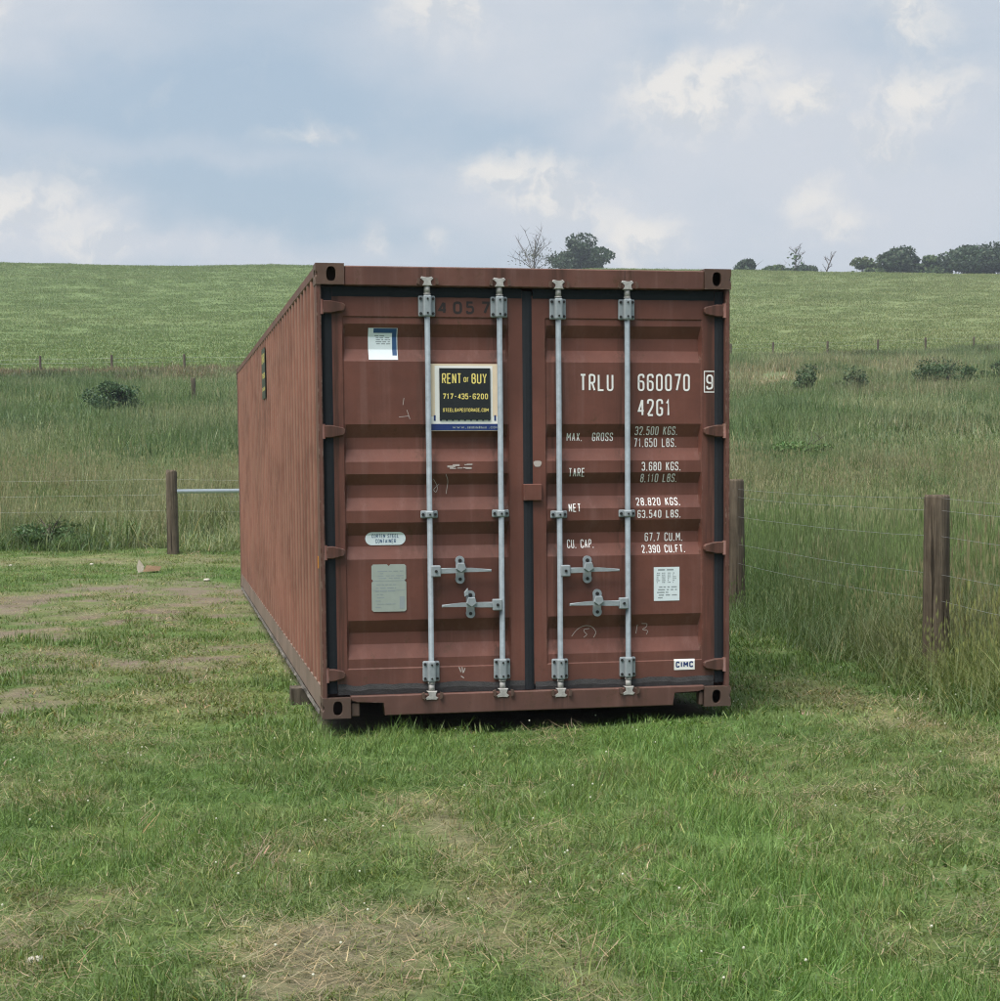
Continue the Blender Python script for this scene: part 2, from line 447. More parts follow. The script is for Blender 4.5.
M = {}
M['paint'] = paint('container_paint', (.138, .051, .037), rusty=0.85, fade=0.5, rods=True, edge=0.7)
M['paint_side'] = paint('container_side_paint', (.165, .067, .046), rusty=0.25, fade=0.12, ysc=0.22, rib_lit=0.6, dirt_low=0.25)
M['paint_frame'] = paint('container_frame_paint', (.128, .054, .041), rusty=1.15, fade=0.6, rods=True, edge=0.95)
M['casting'] = paint('worn_casting', (.105, .060, .045), rusty=1.1, edge=1.0)
M['rail'] = paint('faded_rail_paint', (.19, .135, .112), rusty=0.6, fade=0.6, dirt_low=0.0)
M['flange'] = paint('worn_flange', (.26, .235, .215), rusty=0.9, fade=0.6, dirt_low=0.0)
M['rubber'] = simple('gasket_rubber', (.009, .012, .017), 0.8, 0, 0.35, 14, 0.5)
M['rubber_worn'] = simple('worn_gasket_rubber', (.045, .043, .045), 0.7, 0, 0.6, 20, 0.8)
M['galv'] = simple('galvanised_steel', (.27, .305, .33), 0.55, 0.05, 0.25, 26, 0.25)
M['galv_dark'] = simple('worn_galvanised_steel', (.40, .39, .38), 0.5, 0.1, 0.6, 30, 0.4)
M['bolt'] = simple('dark_bolt', (.035, .033, .034), 0.5, 0.5, 0.3)
M['hole'] = simple('dark_inside', (.02, .018, .017), 0.9)
M['white'] = simple('white_lettering_paint', (.84, .83, .82), 0.6, 0, 0.12, 40)
M['black_paint'] = simple('black_stencil_paint', (.030, .022, .022), 0.7, 0, 0.4, 50)
M['sticker'] = simple('white_sticker', (.70, .78, .82), 0.45, 0, 0.07, 30, 0.05)
M['sticker_grey'] = simple('grey_data_plate', (.36, .40, .37), 0.45, 0.2, 0.12, 30, 0.1)
M['print_grey'] = simple('grey_print', (.27, .31, .33), 0.6)
M['print_dark'] = simple('dark_print', (.12, .14, .14), 0.6)
M['blue'] = simple('blue_print', (.022, .075, .19), 0.5)
M['navy'] = simple('navy_print', (.014, .035, .16), 0.5)
M['sign_black'] = simple('black_sign_face', (.014, .017, .020), 0.4)
M['yellow'] = simple('yellow_print', (.82, .68, .20), 0.5, 0, 0.1)
M['cream'] = simple('cream_board', (.78, .64, .48), 0.6, 0, 0.15, 8)
M['boardwhite'] = simple('white_board', (.84, .84, .82), 0.6, 0, 0.06)
M['chalk'] = simple('chalk_scribble', (.46, .40, .38), 0.9)
M['orange'] = simple('orange_tape', (.60, .26, .05), 0.6)

def wood(name, c1, c2):
    m, t = mat(name)
    g = t.n('ShaderNodeTexCoord').outputs['Object']
    gr = t.noise(t.vmul(g, (26, 26, 1.6)), 1.0, 6, 0.65, 0.4)
    bl = t.noise(g, 4.0, 4, 0.6)
    c = t.mix(t.ramp(gr, 0.3, 0.72), c1 + (1,), c2 + (1,))
    c = t.mix(t.m('MULTIPLY', t.ramp(bl, 0.45, 0.7), 0.45), c, tuple(x * 0.55 for x in c1) + (1,))
    crk = t.ramp(t.noise(t.vmul(g, (34, 34, .9)), 1.0, 4, 0.6, 0.6), 0.60, 0.68)
    c = t.mix(t.m('MULTIPLY', crk, 0.8), c, (.018, .014, .010, 1))
    hh_ = t.m('SUBTRACT', gr, crk)
    b = t.n('ShaderNodeBsdfPrincipled', {'Base Color': c, 'Roughness': 0.85, 'Specular IOR Level': 0.2, 'Normal': bump(t, hh_, 0.9, 0.02)})
    return finish(m, t, b.outputs[0])
M['wood'] = wood('weathered_post_wood', (.066, .052, .038), (.150, .122, .090))
M['timber'] = wood('weathered_timber', (.055, .045, .035), (.125, .105, .082))
M['bark'] = wood('tree_bark', (.05, .042, .036), (.12, .10, .085))
M['wire'] = simple('galvanised_wire', (.42, .44, .44), 0.45, 0.6, 0.2)
M['pipe'] = simple('galvanised_pipe', (.60, .66, .70), 0.35, 0.55, 0.12, 10)
M['stone'] = simple('pale_stone', (.46, .43, .38), 0.85, 0, 0.25, 20, 0.5)
M['scrap'] = simple('pale_scrap', (.55, .50, .42), 0.8, 0, 0.2)
M['scrap_brown'] = simple('brown_cardboard', (.30, .20, .12), 0.85, 0, 0.2)

def leaf_mat(name, inst=True, trans=0.28, rough=0.5):
    """grass blade: colour comes with each clump, small differences with each blade"""
    m, t = mat(name)
    bv = t.n('ShaderNodeAttribute', None, attribute_name='bv').outputs[0]
    if inst:
        tint = t.n('ShaderNodeAttribute', None, attribute_name='tint', attribute_type='INSTANCER').outputs[0]
        c = t.mix(1.0, tint, bv, 'MULTIPLY')
    else:
        c = bv
    pb = t.n('ShaderNodeBsdfPrincipled', {'Base Color': c, 'Roughness': rough, 'Specular IOR Level': 0.25})
    tr = t.n('ShaderNodeBsdfTranslucent', {'Color': t.mix(1.0, c, (1.25, 1.3, 0.7, 1), 'MULTIPLY')})
    mx = t.n('ShaderNodeMixShader', {0: trans, 1: pb.outputs[0], 2: tr.outputs[0]})
    return finish(m, t, mx.outputs[0])
M['blade'] = leaf_mat('grass_blade')
M['leaf'] = leaf_mat('tree_leaf', inst=False, trans=0.2)

m, t = mat('ground_soil_and_turf')
_g = t.n('ShaderNodeNewGeometry').outputs['Position']
_c = t.n('ShaderNodeAttribute', None, attribute_name='col').outputs[0]
_n1 = t.noise(_g, 9.0, 6, 0.7)
_n2 = t.noise(_g, 0.9, 5, 0.65)
_n3 = t.noise(_g, 70.0, 4, 0.7)
_k = t.m('MULTIPLY', t.m('MULTIPLY_ADD', _n1, 0.9, 0.55), t.m('MULTIPLY_ADD', _n2, 0.5, 0.75))
_k = t.m('MULTIPLY', _k, t.m('MULTIPLY_ADD', _n3, 0.8, 0.6))
_cc = t.n('ShaderNodeVectorMath', {0: _c, 3: _k}, operation='SCALE').outputs[0]
b = t.n('ShaderNodeBsdfPrincipled', {'Base Color': _cc, 'Roughness': 0.95, 'Specular IOR Level': 0.1,
                                     'Normal': bump(t, t.m('ADD', _n1, t.m('MULTIPLY', _n3, 0.4)), 0.8, 0.03)})
M['ground'] = finish(m, t, b.outputs[0])

# ------------------------------------------------------------------ ground sheet
def axis(fine0, fine1, step, far0, far1, grow=1.09):
    mid = list(np.arange(fine0, fine1 + 1e-6, step))
    hi, d = [mid[-1]], step
    while hi[-1] < far1:
        d *= grow; hi.append(hi[-1] + d)
    lo, d = [mid[0]], step
    while lo[-1] > far0:
        d *= grow; lo.append(lo[-1] - d)
    return np.array(lo[1:][::-1] + mid + hi[1:])
gx = axis(-6.5, 7.0, 0.085, -520, 640, 1.07)
gy = axis(-8.0, 21.0, 0.085, -60, 800, 1.045)
GX, GY = np.meshgrid(gx, gy)
GZ = terrain(GX, GY)
gcol = ground_color(GX.ravel(), GY.ravel())
me = bpy.data.meshes.new('ground')
nv, nx, ny = GX.size, len(gx), len(gy)
idx = np.arange(nv).reshape(ny, nx)
quads = np.stack([idx[:-1, :-1], idx[:-1, 1:], idx[1:, 1:], idx[1:, :-1]], -1).reshape(-1, 4)
me.vertices.add(nv); me.vertices.foreach_set('co', np.stack([GX, GY, GZ], -1).ravel().astype(np.float32))
me.loops.add(quads.size); me.loops.foreach_set('vertex_index', quads.ravel().astype(np.int32))
me.polygons.add(len(quads)); me.polygons.foreach_set('loop_start', np.arange(0, quads.size, 4, dtype=np.int32))
me.polygons.foreach_set('use_smooth', np.ones(len(quads), bool))
me.update(calc_edges=True)
ca_ = me.attributes.new('col', 'FLOAT_COLOR', 'POINT')
ca_.data.foreach_set('color', np.concatenate([gcol, np.ones((nv, 1))], 1).ravel().astype(np.float32))
me.materials.append(M['ground'])
link(bpy.data.objects.new('ground', me), kind='structure')

# ================================================================== SHIPPING CONTAINER
CW, CH, CL = 2.438, 2.591, 12.192
con = empty('shipping_container', (CW / 2, 0, 0), label='weathered red-brown steel shipping container with two locked rear doors', cat='shipping container')
con_inv = Matrix.Translation(con.location).inverted()
def part(name, bm, mats, parent=con, **kw):
    """a part built in place; parent may be the container or one of its parts"""
    smooth = kw.pop('smooth', False)
    o = obj(name, bm, mats, parent, smooth, **kw)
    o.matrix_parent_inverse = con_inv if parent is con else Matrix()
    return o

# door surface: flat leaf with five recessed ribs
DF, DD = 0.055, 0.036
RIBS_PX = [(325, 337.5, 350, 362), (424, 437, 448.5, 461), (473, 484, 496.5, 509), (521, 533.5, 544.5, 557), (617, 629.5, 641, 655)]
RIBS = []
for q in RIBS_PX:
    RIBS.append([0.5 * (FR(388, v)[1] + FR(665, v)[1]) for v in q])
ZBREAK = sorted([z for q in RIBS for z in q])
LX0, LX1 = 0.058, 1.196
RX0, RX1 = 1.242, 2.380
PZ0, PZ1 = 0.275, 2.300                # inset panel inside the door frame
DZ0, DZ1 = 0.160, 2.425
PINSET = 0.006
ENDS = 0.016
LPX, RPX = (0.150, 1.112), (1.326, 2.276)
def ribp(z):
    for a, b_, c_, d_ in RIBS:
        if d_ < z < a:
            if z > b_: return (a - z) / (a - b_)
            if z > c_: return 1.0
            return (z - d_) / (c_ - d_)
    return 0.0
def door_y(x, z):
    px = LPX if x < (LX1 + RX0) / 2 else RPX
    y = DF
    if px[0] <= x <= px[1] and PZ0 <= z <= PZ1:
        q = min(1.0, (x - px[0]) / ENDS, (px[1] - x) / ENDS)
        y += DD * ribp(z) * q + PINSET * min(1.0, q * 2) * min(1.0, (z - PZ0) / 0.006, (PZ1 - z) / 0.006)
    return y
def door_leaf(name, x0, x1, px):
    bm = B()
    xs = [x0, px[0], px[0] + ENDS / 2, px[0] + ENDS, px[1] - ENDS, px[1] - ENDS / 2, px[1], x1]
    zs = sorted([DZ0, PZ0, PZ0 + 0.006, PZ1 - 0.006, PZ1, DZ1] + ZBREAK)
    g = [[bm.verts.new((x, door_y(x, z), z)) for x in xs] for z in zs]
    for i in range(len(zs) - 1):
        for j in range(len(xs) - 1):
            bm.faces.new((g[i][j], g[i][j + 1], g[i + 1][j + 1], g[i + 1][j]))
    # edges and back of the leaf
    c = [(x0, DZ0), (x1, DZ0), (x1, DZ1), (x0, DZ1)]
    bk = [bm.verts.new((x, 0.11, z)) for x, z in c]
    fr = [g[0][0], g[0][-1], g[-1][-1], g[-1][0]]
    bm.faces.new(bk)
    for k in range(4):
        bm.faces.new((fr[k], bk[k], bk[(k + 1) % 4], fr[(k + 1) % 4]))
    # a slim raised frame edge round the leaf
    return part(name, bm, M['paint'])
doorL = door_leaf('door', LX0 + 0.025, LX1, LPX)
doorR = door_leaf('door', RX0, RX1 - 0.025, RPX)
def door_of(x):
    return doorL if x < (LX1 + RX0) / 2 else doorR

def drape(bm, off):
    """lay a flat (x, z) mesh onto the ribbed door, following every fold"""
    zs = [z for z in ZBREAK + [PZ0, PZ0 + .006, PZ1 - .006, PZ1]]
    if not bm.verts: return
    lo, hi = min(v.co.z for v in bm.verts), max(v.co.z for v in bm.verts)
    for z in zs:
        if lo < z < hi:
            bmesh.ops.bisect_plane(bm, geom=bm.verts[:] + bm.edges[:] + bm.faces[:], plane_co=(0, 0, z), plane_no=(0, 0, 1), dist=1e-6)
    for v in bm.verts:
        v.co.y = door_y(v.co.x, v.co.z) - off + v.co.y
def sheet(bm, pts, lift=0.0, mi=0):
    f = bm.faces.new([bm.verts.new((p[0], -lift, p[1])) for p in pts]); f.material_index = mi
    f.normal_update()
    if f.normal.y > 0: f.normal_flip()
def srect(bm, x0, x1, z0, z1, lift=0.0, mi=0):
    sheet(bm, [(x0, z0), (x1, z0), (x1, z1), (x0, z1)], lift, mi)

# ---- stroke lettering
GL = {'0': [(1, [(0, 0), (1, 0), (1, 1), (0, 1)])], '1': [(2, [(.12, .78), (.55, 1), (.55, 0)])],
      '2': [(0, [(0, .75), (0, 1), (1, 1), (1, .62), (0, .02)]), (2, [(0, 0), (1, 0)])],
      '3': [(0, [(0, .8), (0, 1), (1, 1), (1, .53), (.3, .53)]), (0, [(.3, .53), (1, .53), (1, 0), (0, 0), (0, .2)])],
      '4': [(2, [(.75, 0), (.75, 1)]), (2, [(.68, 1), (0, .28), (1, .28)])], '5': [(2, [(.95, 1), (.05, 1), (.05, .52)]), (0, [(.05, .58), (1, .62), (1, 0), (0, 0), (0, .2)])],
      '6': [(0, [(1, .8), (1, 1), (0, 1), (0, 0), (1, 0), (1, .57), (0, .57)])], '7': [(2, [(0, 1), (1, 1), (.35, 0)])],
      '8': [(1, [(.04, .53), (.96, .53), (.96, 1), (.04, 1)]), (1, [(0, 0), (1, 0), (1, .53), (0, .53)])],
      '9': [(0, [(0, .2), (0, 0), (1, 0), (1, 1), (0, 1), (0, .43), (1, .43)])],
      'A': [(2, [(0, 0), (.47, 1)]), (2, [(.53, 1), (1, 0)]), (2, [(.22, .32), (.78, .32)])], 'B': [(0, [(0, .53), (0, 1), (.92, 1), (.92, .53), (0, .53)]), (0, [(0, .53), (1, .53), (1, 0), (0, 0), (0, .53)])],
      'C': [(0, [(1, .74), (1, 1), (0, 1), (0, 0), (1, 0), (1, .26)])], 'E': [(2, [(1, 1), (0, 1), (0, 0), (1, 0)]), (2, [(0, .52), (.8, .52)])],
      'F': [(2, [(1, 1), (0, 1), (0, 0)]), (2, [(0, .52), (.8, .52)])], 'G': [(0, [(1, .74), (1, 1), (0, 1), (0, 0), (1, 0), (1, .46)]), (2, [(1.0, .46), (.5, .46)])],
      'I': [(2, [(.5, 0), (.5, 1)])], 'K': [(2, [(0, 0), (0, 1)]), (2, [(1, 1), (.05, .45)]), (2, [(.3, .6), (1, 0)])], 'L': [(2, [(0, 1), (0, 0), (1, 0)])],
      'M': [(2, [(0, 0), (0, 1)]), (2, [(0, 1), (.5, .35)]), (2, [(.5, .35), (1, 1)]), (2, [(1, 1), (1, 0)])], 'N': [(2, [(0, 0), (0, 1)]), (2, [(0, 1), (1, 0)]), (2, [(1, 0), (1, 1)])], 'O': [(1, [(0, 0), (1, 0), (1, 1), (0, 1)])],
      'P': [(2, [(0, 0), (0, 1)]), (0, [(0, 1), (1, 1), (1, .46), (0, .46)])], 'R': [(2, [(0, 0), (0, 1)]), (0, [(0, 1), (1, 1), (1, .48), (0, .48)]), (2, [(.5, .48), (1, 0)])],
      'S': [(0, [(1, .76), (1, 1), (0, 1), (0, .55), (1, .47), (1, 0), (0, 0), (0, .24)])], 'T': [(2, [(0, 1), (1, 1)]), (2, [(.5, 1), (.5, 0)])],
      'U': [(0, [(0, 1), (0, 0), (1, 0), (1, 1)])], 'W': [(2, [(0, 1), (.25, 0)]), (2, [(.25, 0), (.5, .8)]), (2, [(.5, .8), (.75, 0)]), (2, [(.75, 0), (1, 1)])], 'X': [(2, [(0, 0), (1, 1)]), (2, [(0, 1), (1, 0)])],
      'Y': [(2, [(0, 1), (.5, .45), (1, 1)]), (2, [(.5, .45), (.5, 0)])], 'o': [(1, [(0, 0), (1, 0), (1, .66), (0, .66)])],
      'r': [(2, [(0, 0), (0, .66)]), (0, [(0, .4), (.25, .66), (.9, .66)])], '-': [(2, [(0.05, .5), (.95, .5)])]}
def round_poly(pts, closed, r, seg=4):
    out, n = [], len(pts)
    for i, p in enumerate(pts):
        p = Vector(p)
        if not closed and i in (0, n - 1):
            out.append(p); continue
        a, b_ = Vector(pts[i - 1]) - p, Vector(pts[(i + 1) % n]) - p
        k = min(r, a.length * 0.5, b_.length * 0.5)
        A, Bv = p + a.normalized() * k, p + b_.normalized() * k
        for q in range(seg + 1):
            u_ = q / seg
            out.append(A * (1 - u_) ** 2 + p * 2 * u_ * (1 - u_) + Bv * u_ * u_)
    return out
def ribbon(bm, pts, closed, sw, lift, mi=0):
    P = [Vector(p) for p in pts]
    Q = [P[0]]
    for p in P[1:]:
        if (p - Q[-1]).length > 1e-5: Q.append(p)
    if closed and (Q[0] - Q[-1]).length < 1e-5: Q.pop()
    P, n = Q, len(Q)
    if n < 2: return
    L, Rr = [], []
    for i, p in enumerate(P):
        d0 = (p - P[i - 1]).normalized() if (closed or i > 0) else None
        d1 = (P[(i + 1) % n] - p).normalized() if (closed or i < n - 1) else None
        d0 = d0 or d1; d1 = d1 or d0
        nn = Vector((-(d0 + d1).y, (d0 + d1).x))
        if nn.length < 1e-6: nn = Vector((-d0.y, d0.x))
        nn.normalize()
        k = 1.0 / max(0.62, nn.dot(Vector((-d0.y, d0.x))))
        off = nn * sw * 0.5 * k
        L.append(bm.verts.new((p.x + off.x, -lift, p.y + off.y))); Rr.append(bm.verts.new((p.x - off.x, -lift, p.y - off.y)))
    for i in range(n if closed else n - 1):
        j = (i + 1) % n
        f = bm.faces.new((L[i], Rr[i], Rr[j], L[j])); f.material_index = mi
def strokes(bm, text, x0, x1, z0, z1, sw, gap=0.42, mi=0, lift0=0.0, wide=None):
    """set the text in the box x0..x1, z0..z1"""
    wd = CWD
    ws = [wd.get(c, 1.0) for c in text]
    tot = sum(ws) + gap * (len(text) - 1)
    k = (x1 - x0) / tot
    sw = min(sw, (.34 if text == 'CIMC' else .27) * k)
    x, n = x0, 0
    for c, w_ in zip(text, ws):
        if c == '.':
            srect(bm, x, x + sw * 1.1, z0, z0 + sw * 1.1, lift0, mi)
        elif c != ' ':
            bw = max(k * w_ - sw, 0.001); bh = z1 - z0 - sw
            for kind, pl in GL[c]:
                pts = [(x + sw / 2 + p[0] * bw, z0 + sw / 2 + p[1] * bh) for p in pl]
                if kind != 2: pts = round_poly(pts, kind == 1, min(bw * 0.55, bh * 0.3))
                ribbon(bm, pts, kind == 1, sw, lift0 + 0.00012 * (n % 5), mi); n += 1
        x += k * (w_ + gap)
CWD = {'.': 0.42, ' ': 0.75, '1': 0.8, 'I': 0.45, 'M': 1.25, 'W': 1.5, '-': 0.7, 'r': 0.75}
def words(text, x0, x1, gap):
    """split a line into words, each with its own stretch of the line"""
    tot = sum(CWD.get(c, 1.0) for c in text) + gap * (len(text) - 1)
    k = (x1 - x0) / tot
    x, out, cur, st = x0, [], '', x0
    for c in text + ' ':
        if c == ' ':
            if cur: out.append((cur, st, x - k * gap))
            cur = ''
        else:
            if not cur: st = x
            cur += c
        x += k * (CWD.get(c, 1.0) + gap)
    return out
def lettering(text, u0, v0, u1, v1, sw, m_=None, gap=0.36, name='lettering'):
    xa, za = FR(u0, v1, DF); xb, zb = FR(u1, v0, DF)
    for wd, wa, wb in words(text, xa, xb, gap):
        bm = B()
        strokes(bm, wd, wa, wb, za, zb, sw, gap)
        drape(bm, 0.0016)
        part(name, bm, m_ or M['white'], door_of((xa + xb) / 2))

for tx, u0, v0, u1, v1, sw in [
        ('TRLU', 580, 374, 613.5, 391, .0115), ('660070', 638, 374, 690, 391, .0115), ('42G1', 638, 399, 671, 416, .0115),
        ('9', 706.2, 374.5, 713, 389.5, .0105),
        ('MAX.', 568, 432.5, 583.5, 441, .0070), ('GROSS', 593.6, 432.5, 614.3, 441, .0070), ('32.500 KGS.', 636, 426.3, 678.8, 435, .0070), ('71.650 LBS.', 635.6, 438, 678.2, 447, .0085),
        ('TARE', 569, 468, 585, 476.8, .0070), ('3.680 KGS.', 642, 461.7, 681, 470.7, .0070), ('8.110 LBS.', 641.5, 473.5, 678.2, 482.3, .0080),
        ('NET', 569, 503.6, 581, 512, .0070), ('28.820 KGS.', 637, 497.3, 681, 505.7, .0070), ('63.540 LBS.', 637.7, 509.6, 681, 518, .0085),
        ('CU. CAP.', 568.4, 539.4, 595, 548.4, .0070), ('67.7 CU.M.', 646.4, 532.4, 684.3, 541.5, .0070), ('2.390 CU.FT.', 642.6, 544.6, 686, 553, .0070)]:
    lettering(tx, u0, v0, u1, v1, sw)
bm = B()
xa, za = FR(704.3, 392, DF); xb, zb = FR(714.6, 371.4, DF)
ribbon(bm, [(xa, za), (xb, za), (xb, zb), (xa, zb)], True, .006, 0)
drape(bm, 0.0016)
part('check_digit_box', bm, M['white'], doorR)
for ch, u0, u1 in (('4', 438, 447), ('0', 453, 462), ('5', 466, 474), ('7', 481, 490)):
    lettering(ch, u0, 301.5, u1, 314, .020, M['black_paint'], name='stencil_digit')

# ---- stickers and plates on the doors
def decal(name, u0, v0, u1, v1, build, mats, thick=0.0022):
    xa, za = FR(u0, v1, DF); xb, zb = FR(u1, v0, DF)
    bm = B()
    build(bm, xa, xb, za, zb)
    drape(bm, thick)
    return part(name, bm, mats, door_of((xa + xb) / 2))
def lines(bm, x0, x1, z0, z1, rows, mi, seed, lift=0.0005, fill=0.45):
    r = random.Random(seed)
    for k in range(rows):
        zc = z1 + (z0 - z1) * (k + 0.5) / rows
        h = (z1 - z0) / rows * fill * 0.5
        x = x0 + (x1 - x0) * r.uniform(0, .15)
        while x < x1 * 0.97 + x0 * 0.03:
            e = min(x1, x + (x1 - x0) * r.uniform(.10, .38))
            srect(bm, x, e, zc - h, zc + h, lift, mi)
            x = e + (x1 - x0) * r.uniform(.04, .1)
            if r.random() < 0.2: break
def b_sticker(bm, x0, x1, z0, z1):
    w_, h_ = x1 - x0, z1 - z0
    srect(bm, x0, x1, z0, z1, 0, 0)
    sheet(bm, [(x0 + .18 * w_, z1 - .002), (x1 - .004, z1 - .002), (x1 - .004, z0 + .14 * h_), (x1 - .18 * w_, z0 + .14 * h_), (x1 - .18 * w_, z1 - .15 * h_), (x0 + .18 * w_, z1 - .15 * h_)], .0004, 1)
    lines(bm, x0 + .2 * w_, x1 - .24 * w_, z0 + .48 * h_, z1 - .2 * h_, 5, 2, 3)
decal('instruction_sticker', 369, 328, 397.8, 359.6, b_sticker, [M['sticker'], M['blue'], M['print_grey']])
def b_oval(bm, x0, x1, z0, z1):
    r = (z1 - z0) / 2
    pts = [(x1 - r + r * math.sin(a), (z0 + z1) / 2 + r * math.cos(a)) for a in [math.pi * k / 12 for k in range(13)]]
    pts += [(x0 + r - r * math.sin(a), (z0 + z1) / 2 - r * math.cos(a)) for a in [math.pi * k / 12 for k in range(13)]]
    sheet(bm, pts, 0, 0)
    h = z1 - z0; w_ = x1 - x0
    strokes(bm, 'CORTEN STEEL', x0 + .16 * w_, x1 - .17 * w_, z0 + .56 * h, z0 + .85 * h, .0055, .3, 1, .0006)
    strokes(bm, 'CONTAINER', x0 + .25 * w_, x1 - .24 * w_, z0 + .16 * h, z0 + .46 * h, .0055, .3, 1, .0006)
decal('oval_label', 366, 532, 406.3, 545.6, b_oval, [M['sticker'], M['blue']])
def b_plate(bm, x0, x1, z0, z1):
    w_, h_ = x1 - x0, z1 - z0
    n = .05 * w_
    mid = z1 - .345 * h_
    sheet(bm, [(x0 + n, z0), (x1 - n, z0), (x1, z0 + n), (x1, mid - n), (x1 - n, mid), (x1, mid + n), (x1, z1 - n), (x1 - n, z1), (x0 + .5 * w_ + n, z1), (x0 + .5 * w_, z1 - n),
               (x0 + .5 * w_ - n, z1), (x0 + n, z1), (x0, z1 - n), (x0, mid + n), (x0 + n, mid), (x0, mid - n), (x0, z0 + n)], 0, 0)
    lines(bm, x0 + .15 * w_, x1 - .08 * w_, mid + .03 * h_, z1 - .12 * h_, 4, 1, 8, .0005, .35)
    srect(bm, x0 + .04 * w_, x1 - .04 * w_, mid - .008 * h_, mid + .004 * h_, .0004, 1)
    srect(bm, x0 + .04 * w_, x1 - .04 * w_, mid - .21 * h_, mid - .2 * h_, .0004, 1)
    lines(bm, x0 + .1 * w_, x1 - .3 * w_, z0 + .06 * h_, mid - .05 * h_, 8, 2, 9, .0006, .25)
    srect(bm, x1 - .2 * w_, x1 - .05 * w_, z0 + .06 * h_, z0 + .32 * h_, .0005, 1)
decal('data_plate', 372, 564, 406, 612, b_plate, [M['sticker_grey'], M['print_grey'], M['print_grey']], .004)
def b_paper(bm, x0, x1, z0, z1):
    w_, h_ = x1 - x0, z1 - z0
    srect(bm, x0, x1, z0, z1, 0, 0)
    for k in range(4):
        lines(bm, x0 + (.1 + .21 * k) * w_, x0 + (.24 + .21 * k) * w_, z0 + .52 * h_, z1 - .15 * h_, 6, 1, 20 + k, .0005, .5)
    lines(bm, x0 + .12 * w_, x1 - .12 * w_, z1 - .12 * h_, z1 - .04 * h_, 1, 1, 25, .0005, .5)
    lines(bm, x0 + .12 * w_, x1 - .1 * w_, z0 + .05 * h_, z0 + .45 * h_, 5, 1, 26, .0005, .4)
decal('paper_notice', 654, 566.8, 679.6, 601, b_paper, [M['sticker'], M['print_grey']])
def b_maker(bm, x0, x1, z0, z1):
    srect(bm, x0, x1, z0, z1, 0, 0)
    w_, h_ = x1 - x0, z1 - z0
    strokes(bm, 'CIMC', x0 + .08 * w_, x1 - .08 * w_, z0 + .22 * h_, z0 + .78 * h_, .0105, .28, 1, .0006)
decal('maker_sticker', 674, 658.6, 694.6, 670, b_maker, [M['boardwhite'], M['navy']])
def b_scrape(bm, x0, x1, z0, z1):
    r = random.Random(4)
    w_, h_ = x1 - x0, z1 - z0
    for k in range(9):
        a = x0 + w_ * r.uniform(0, .8); c_ = z0 + h_ * r.uniform(0, .7)
        srect(bm, a, a + w_ * r.uniform(.08, .3), c_, c_ + h_ * r.uniform(.1, .3), .0001 * k, 0)
decal('label_remnant', 446, 462, 474, 469.5, b_scrape, [M['chalk']])
def b_patch(bm, x0, x1, z0, z1):
    c_ = ((x0 + x1) / 2, (z0 + z1) / 2)
    sheet(bm, [(c_[0] + (x1 - x0) / 2 * math.cos(a) * (1 + .15 * math.sin(3 * a)), c_[1] + (z1 - z0) / 2 * math.sin(a) * (1 + .2 * math.cos(2 * a))) for a in [2 * math.pi * k / 14 for k in range(14)]])
decal('bare_patch', 533.5, 460, 541.5, 467.5, b_patch, [M['chalk']])
def scribble(name, polys, sw=.0035):
    bm = B()
    for pl in polys:
        pts = [FR(*p, DF) for p in pl]
        ribbon(bm, round_poly(pts, False, .03), False, sw, 0)
    drape(bm, .0013)
    part(name, bm, M['chalk'], door_of(FR(*polys[0][0], DF)[0]))
scribble('chalk_mark', [[(573, 637), (578, 630), (586, 625.5), (594, 627), (598, 633), (595, 638)], [(591, 629), (585, 630), (586, 633), (589, 635), (585, 638)]])
scribble('chalk_mark', [[(639, 625), (637.5, 634)], [(643, 624), (649, 624), (648, 628), (643, 630), (650, 631), (648, 635)]])
scribble('chalk_mark', [[(399, 417), (409, 416)], [(407, 410), (410, 419)]], .003)
scribble('chalk_mark', [[(404, 398), (403, 405)]], .003)
scribble('chalk_mark', [[(434, 479), (439, 487), (437, 493), (434, 490), (440, 484)], [(446, 474), (449, 481), (447, 494)]], .003)
scribble('chalk_mark', [[(459, 667), (461, 672)], [(462, 667), (463, 674), (465, 668)], [(461, 676), (464, 678)]], .006)

# ---- gaskets (rubber seals round the leaves)
def gasket(parent, name, x0, x1, z0, z1, worn=False, wob=0.0, seed=0):
    r = random.Random(seed)
    bm = B()
    if (x1 - x0) > (z1 - z0):
        n = 24
        cx_ = [x0 + (x1 - x0) * k / n for k in range(n + 1)]
        hh = [r.uniform(-wob, wob) for k in cx_]
        for sec in [[(0.0, 0), (.5, -.010), (1.0, 0)]]:
            rows = [[bm.verts.new((x, DF + .004 + (dy if 0 < q < 1 else -.0055), z0 + (z1 - z0) * q + h * (1 if q > 0.4 else 0.3))) for q, dy in sec] for x, h in zip(cx_, hh)]
        for a, c_ in zip(rows[:-1], rows[1:]):
            for k in range(len(a) - 1): bm.faces.new((a[k], c_[k], c_[k + 1], a[k + 1]))
    else:
        n = 24
        zz = [z0 + (z1 - z0) * k / n for k in range(n + 1)]
        rows = [[bm.verts.new((x0 + (x1 - x0) * q, DF + .004 + (dy if 0 < q < 1 else -.0055), z)) for q, dy in [(0, 0), (.3, -.012), (.7, -.012), (1, 0)]] for z in zz]
        for a, c_ in zip(rows[:-1], rows[1:]):
            for k in range(len(a) - 1): bm.faces.new((a[k], a[k + 1], c_[k + 1], c_[k]))
    return part(name, bm, M['rubber_worn'] if worn else M['rubber'], parent)
gasket(doorL, 'gasket', .032, .092, .140, 2.462)
gasket(doorL, 'gasket', .094, 1.190, 2.410, 2.466, False, .004, 1)
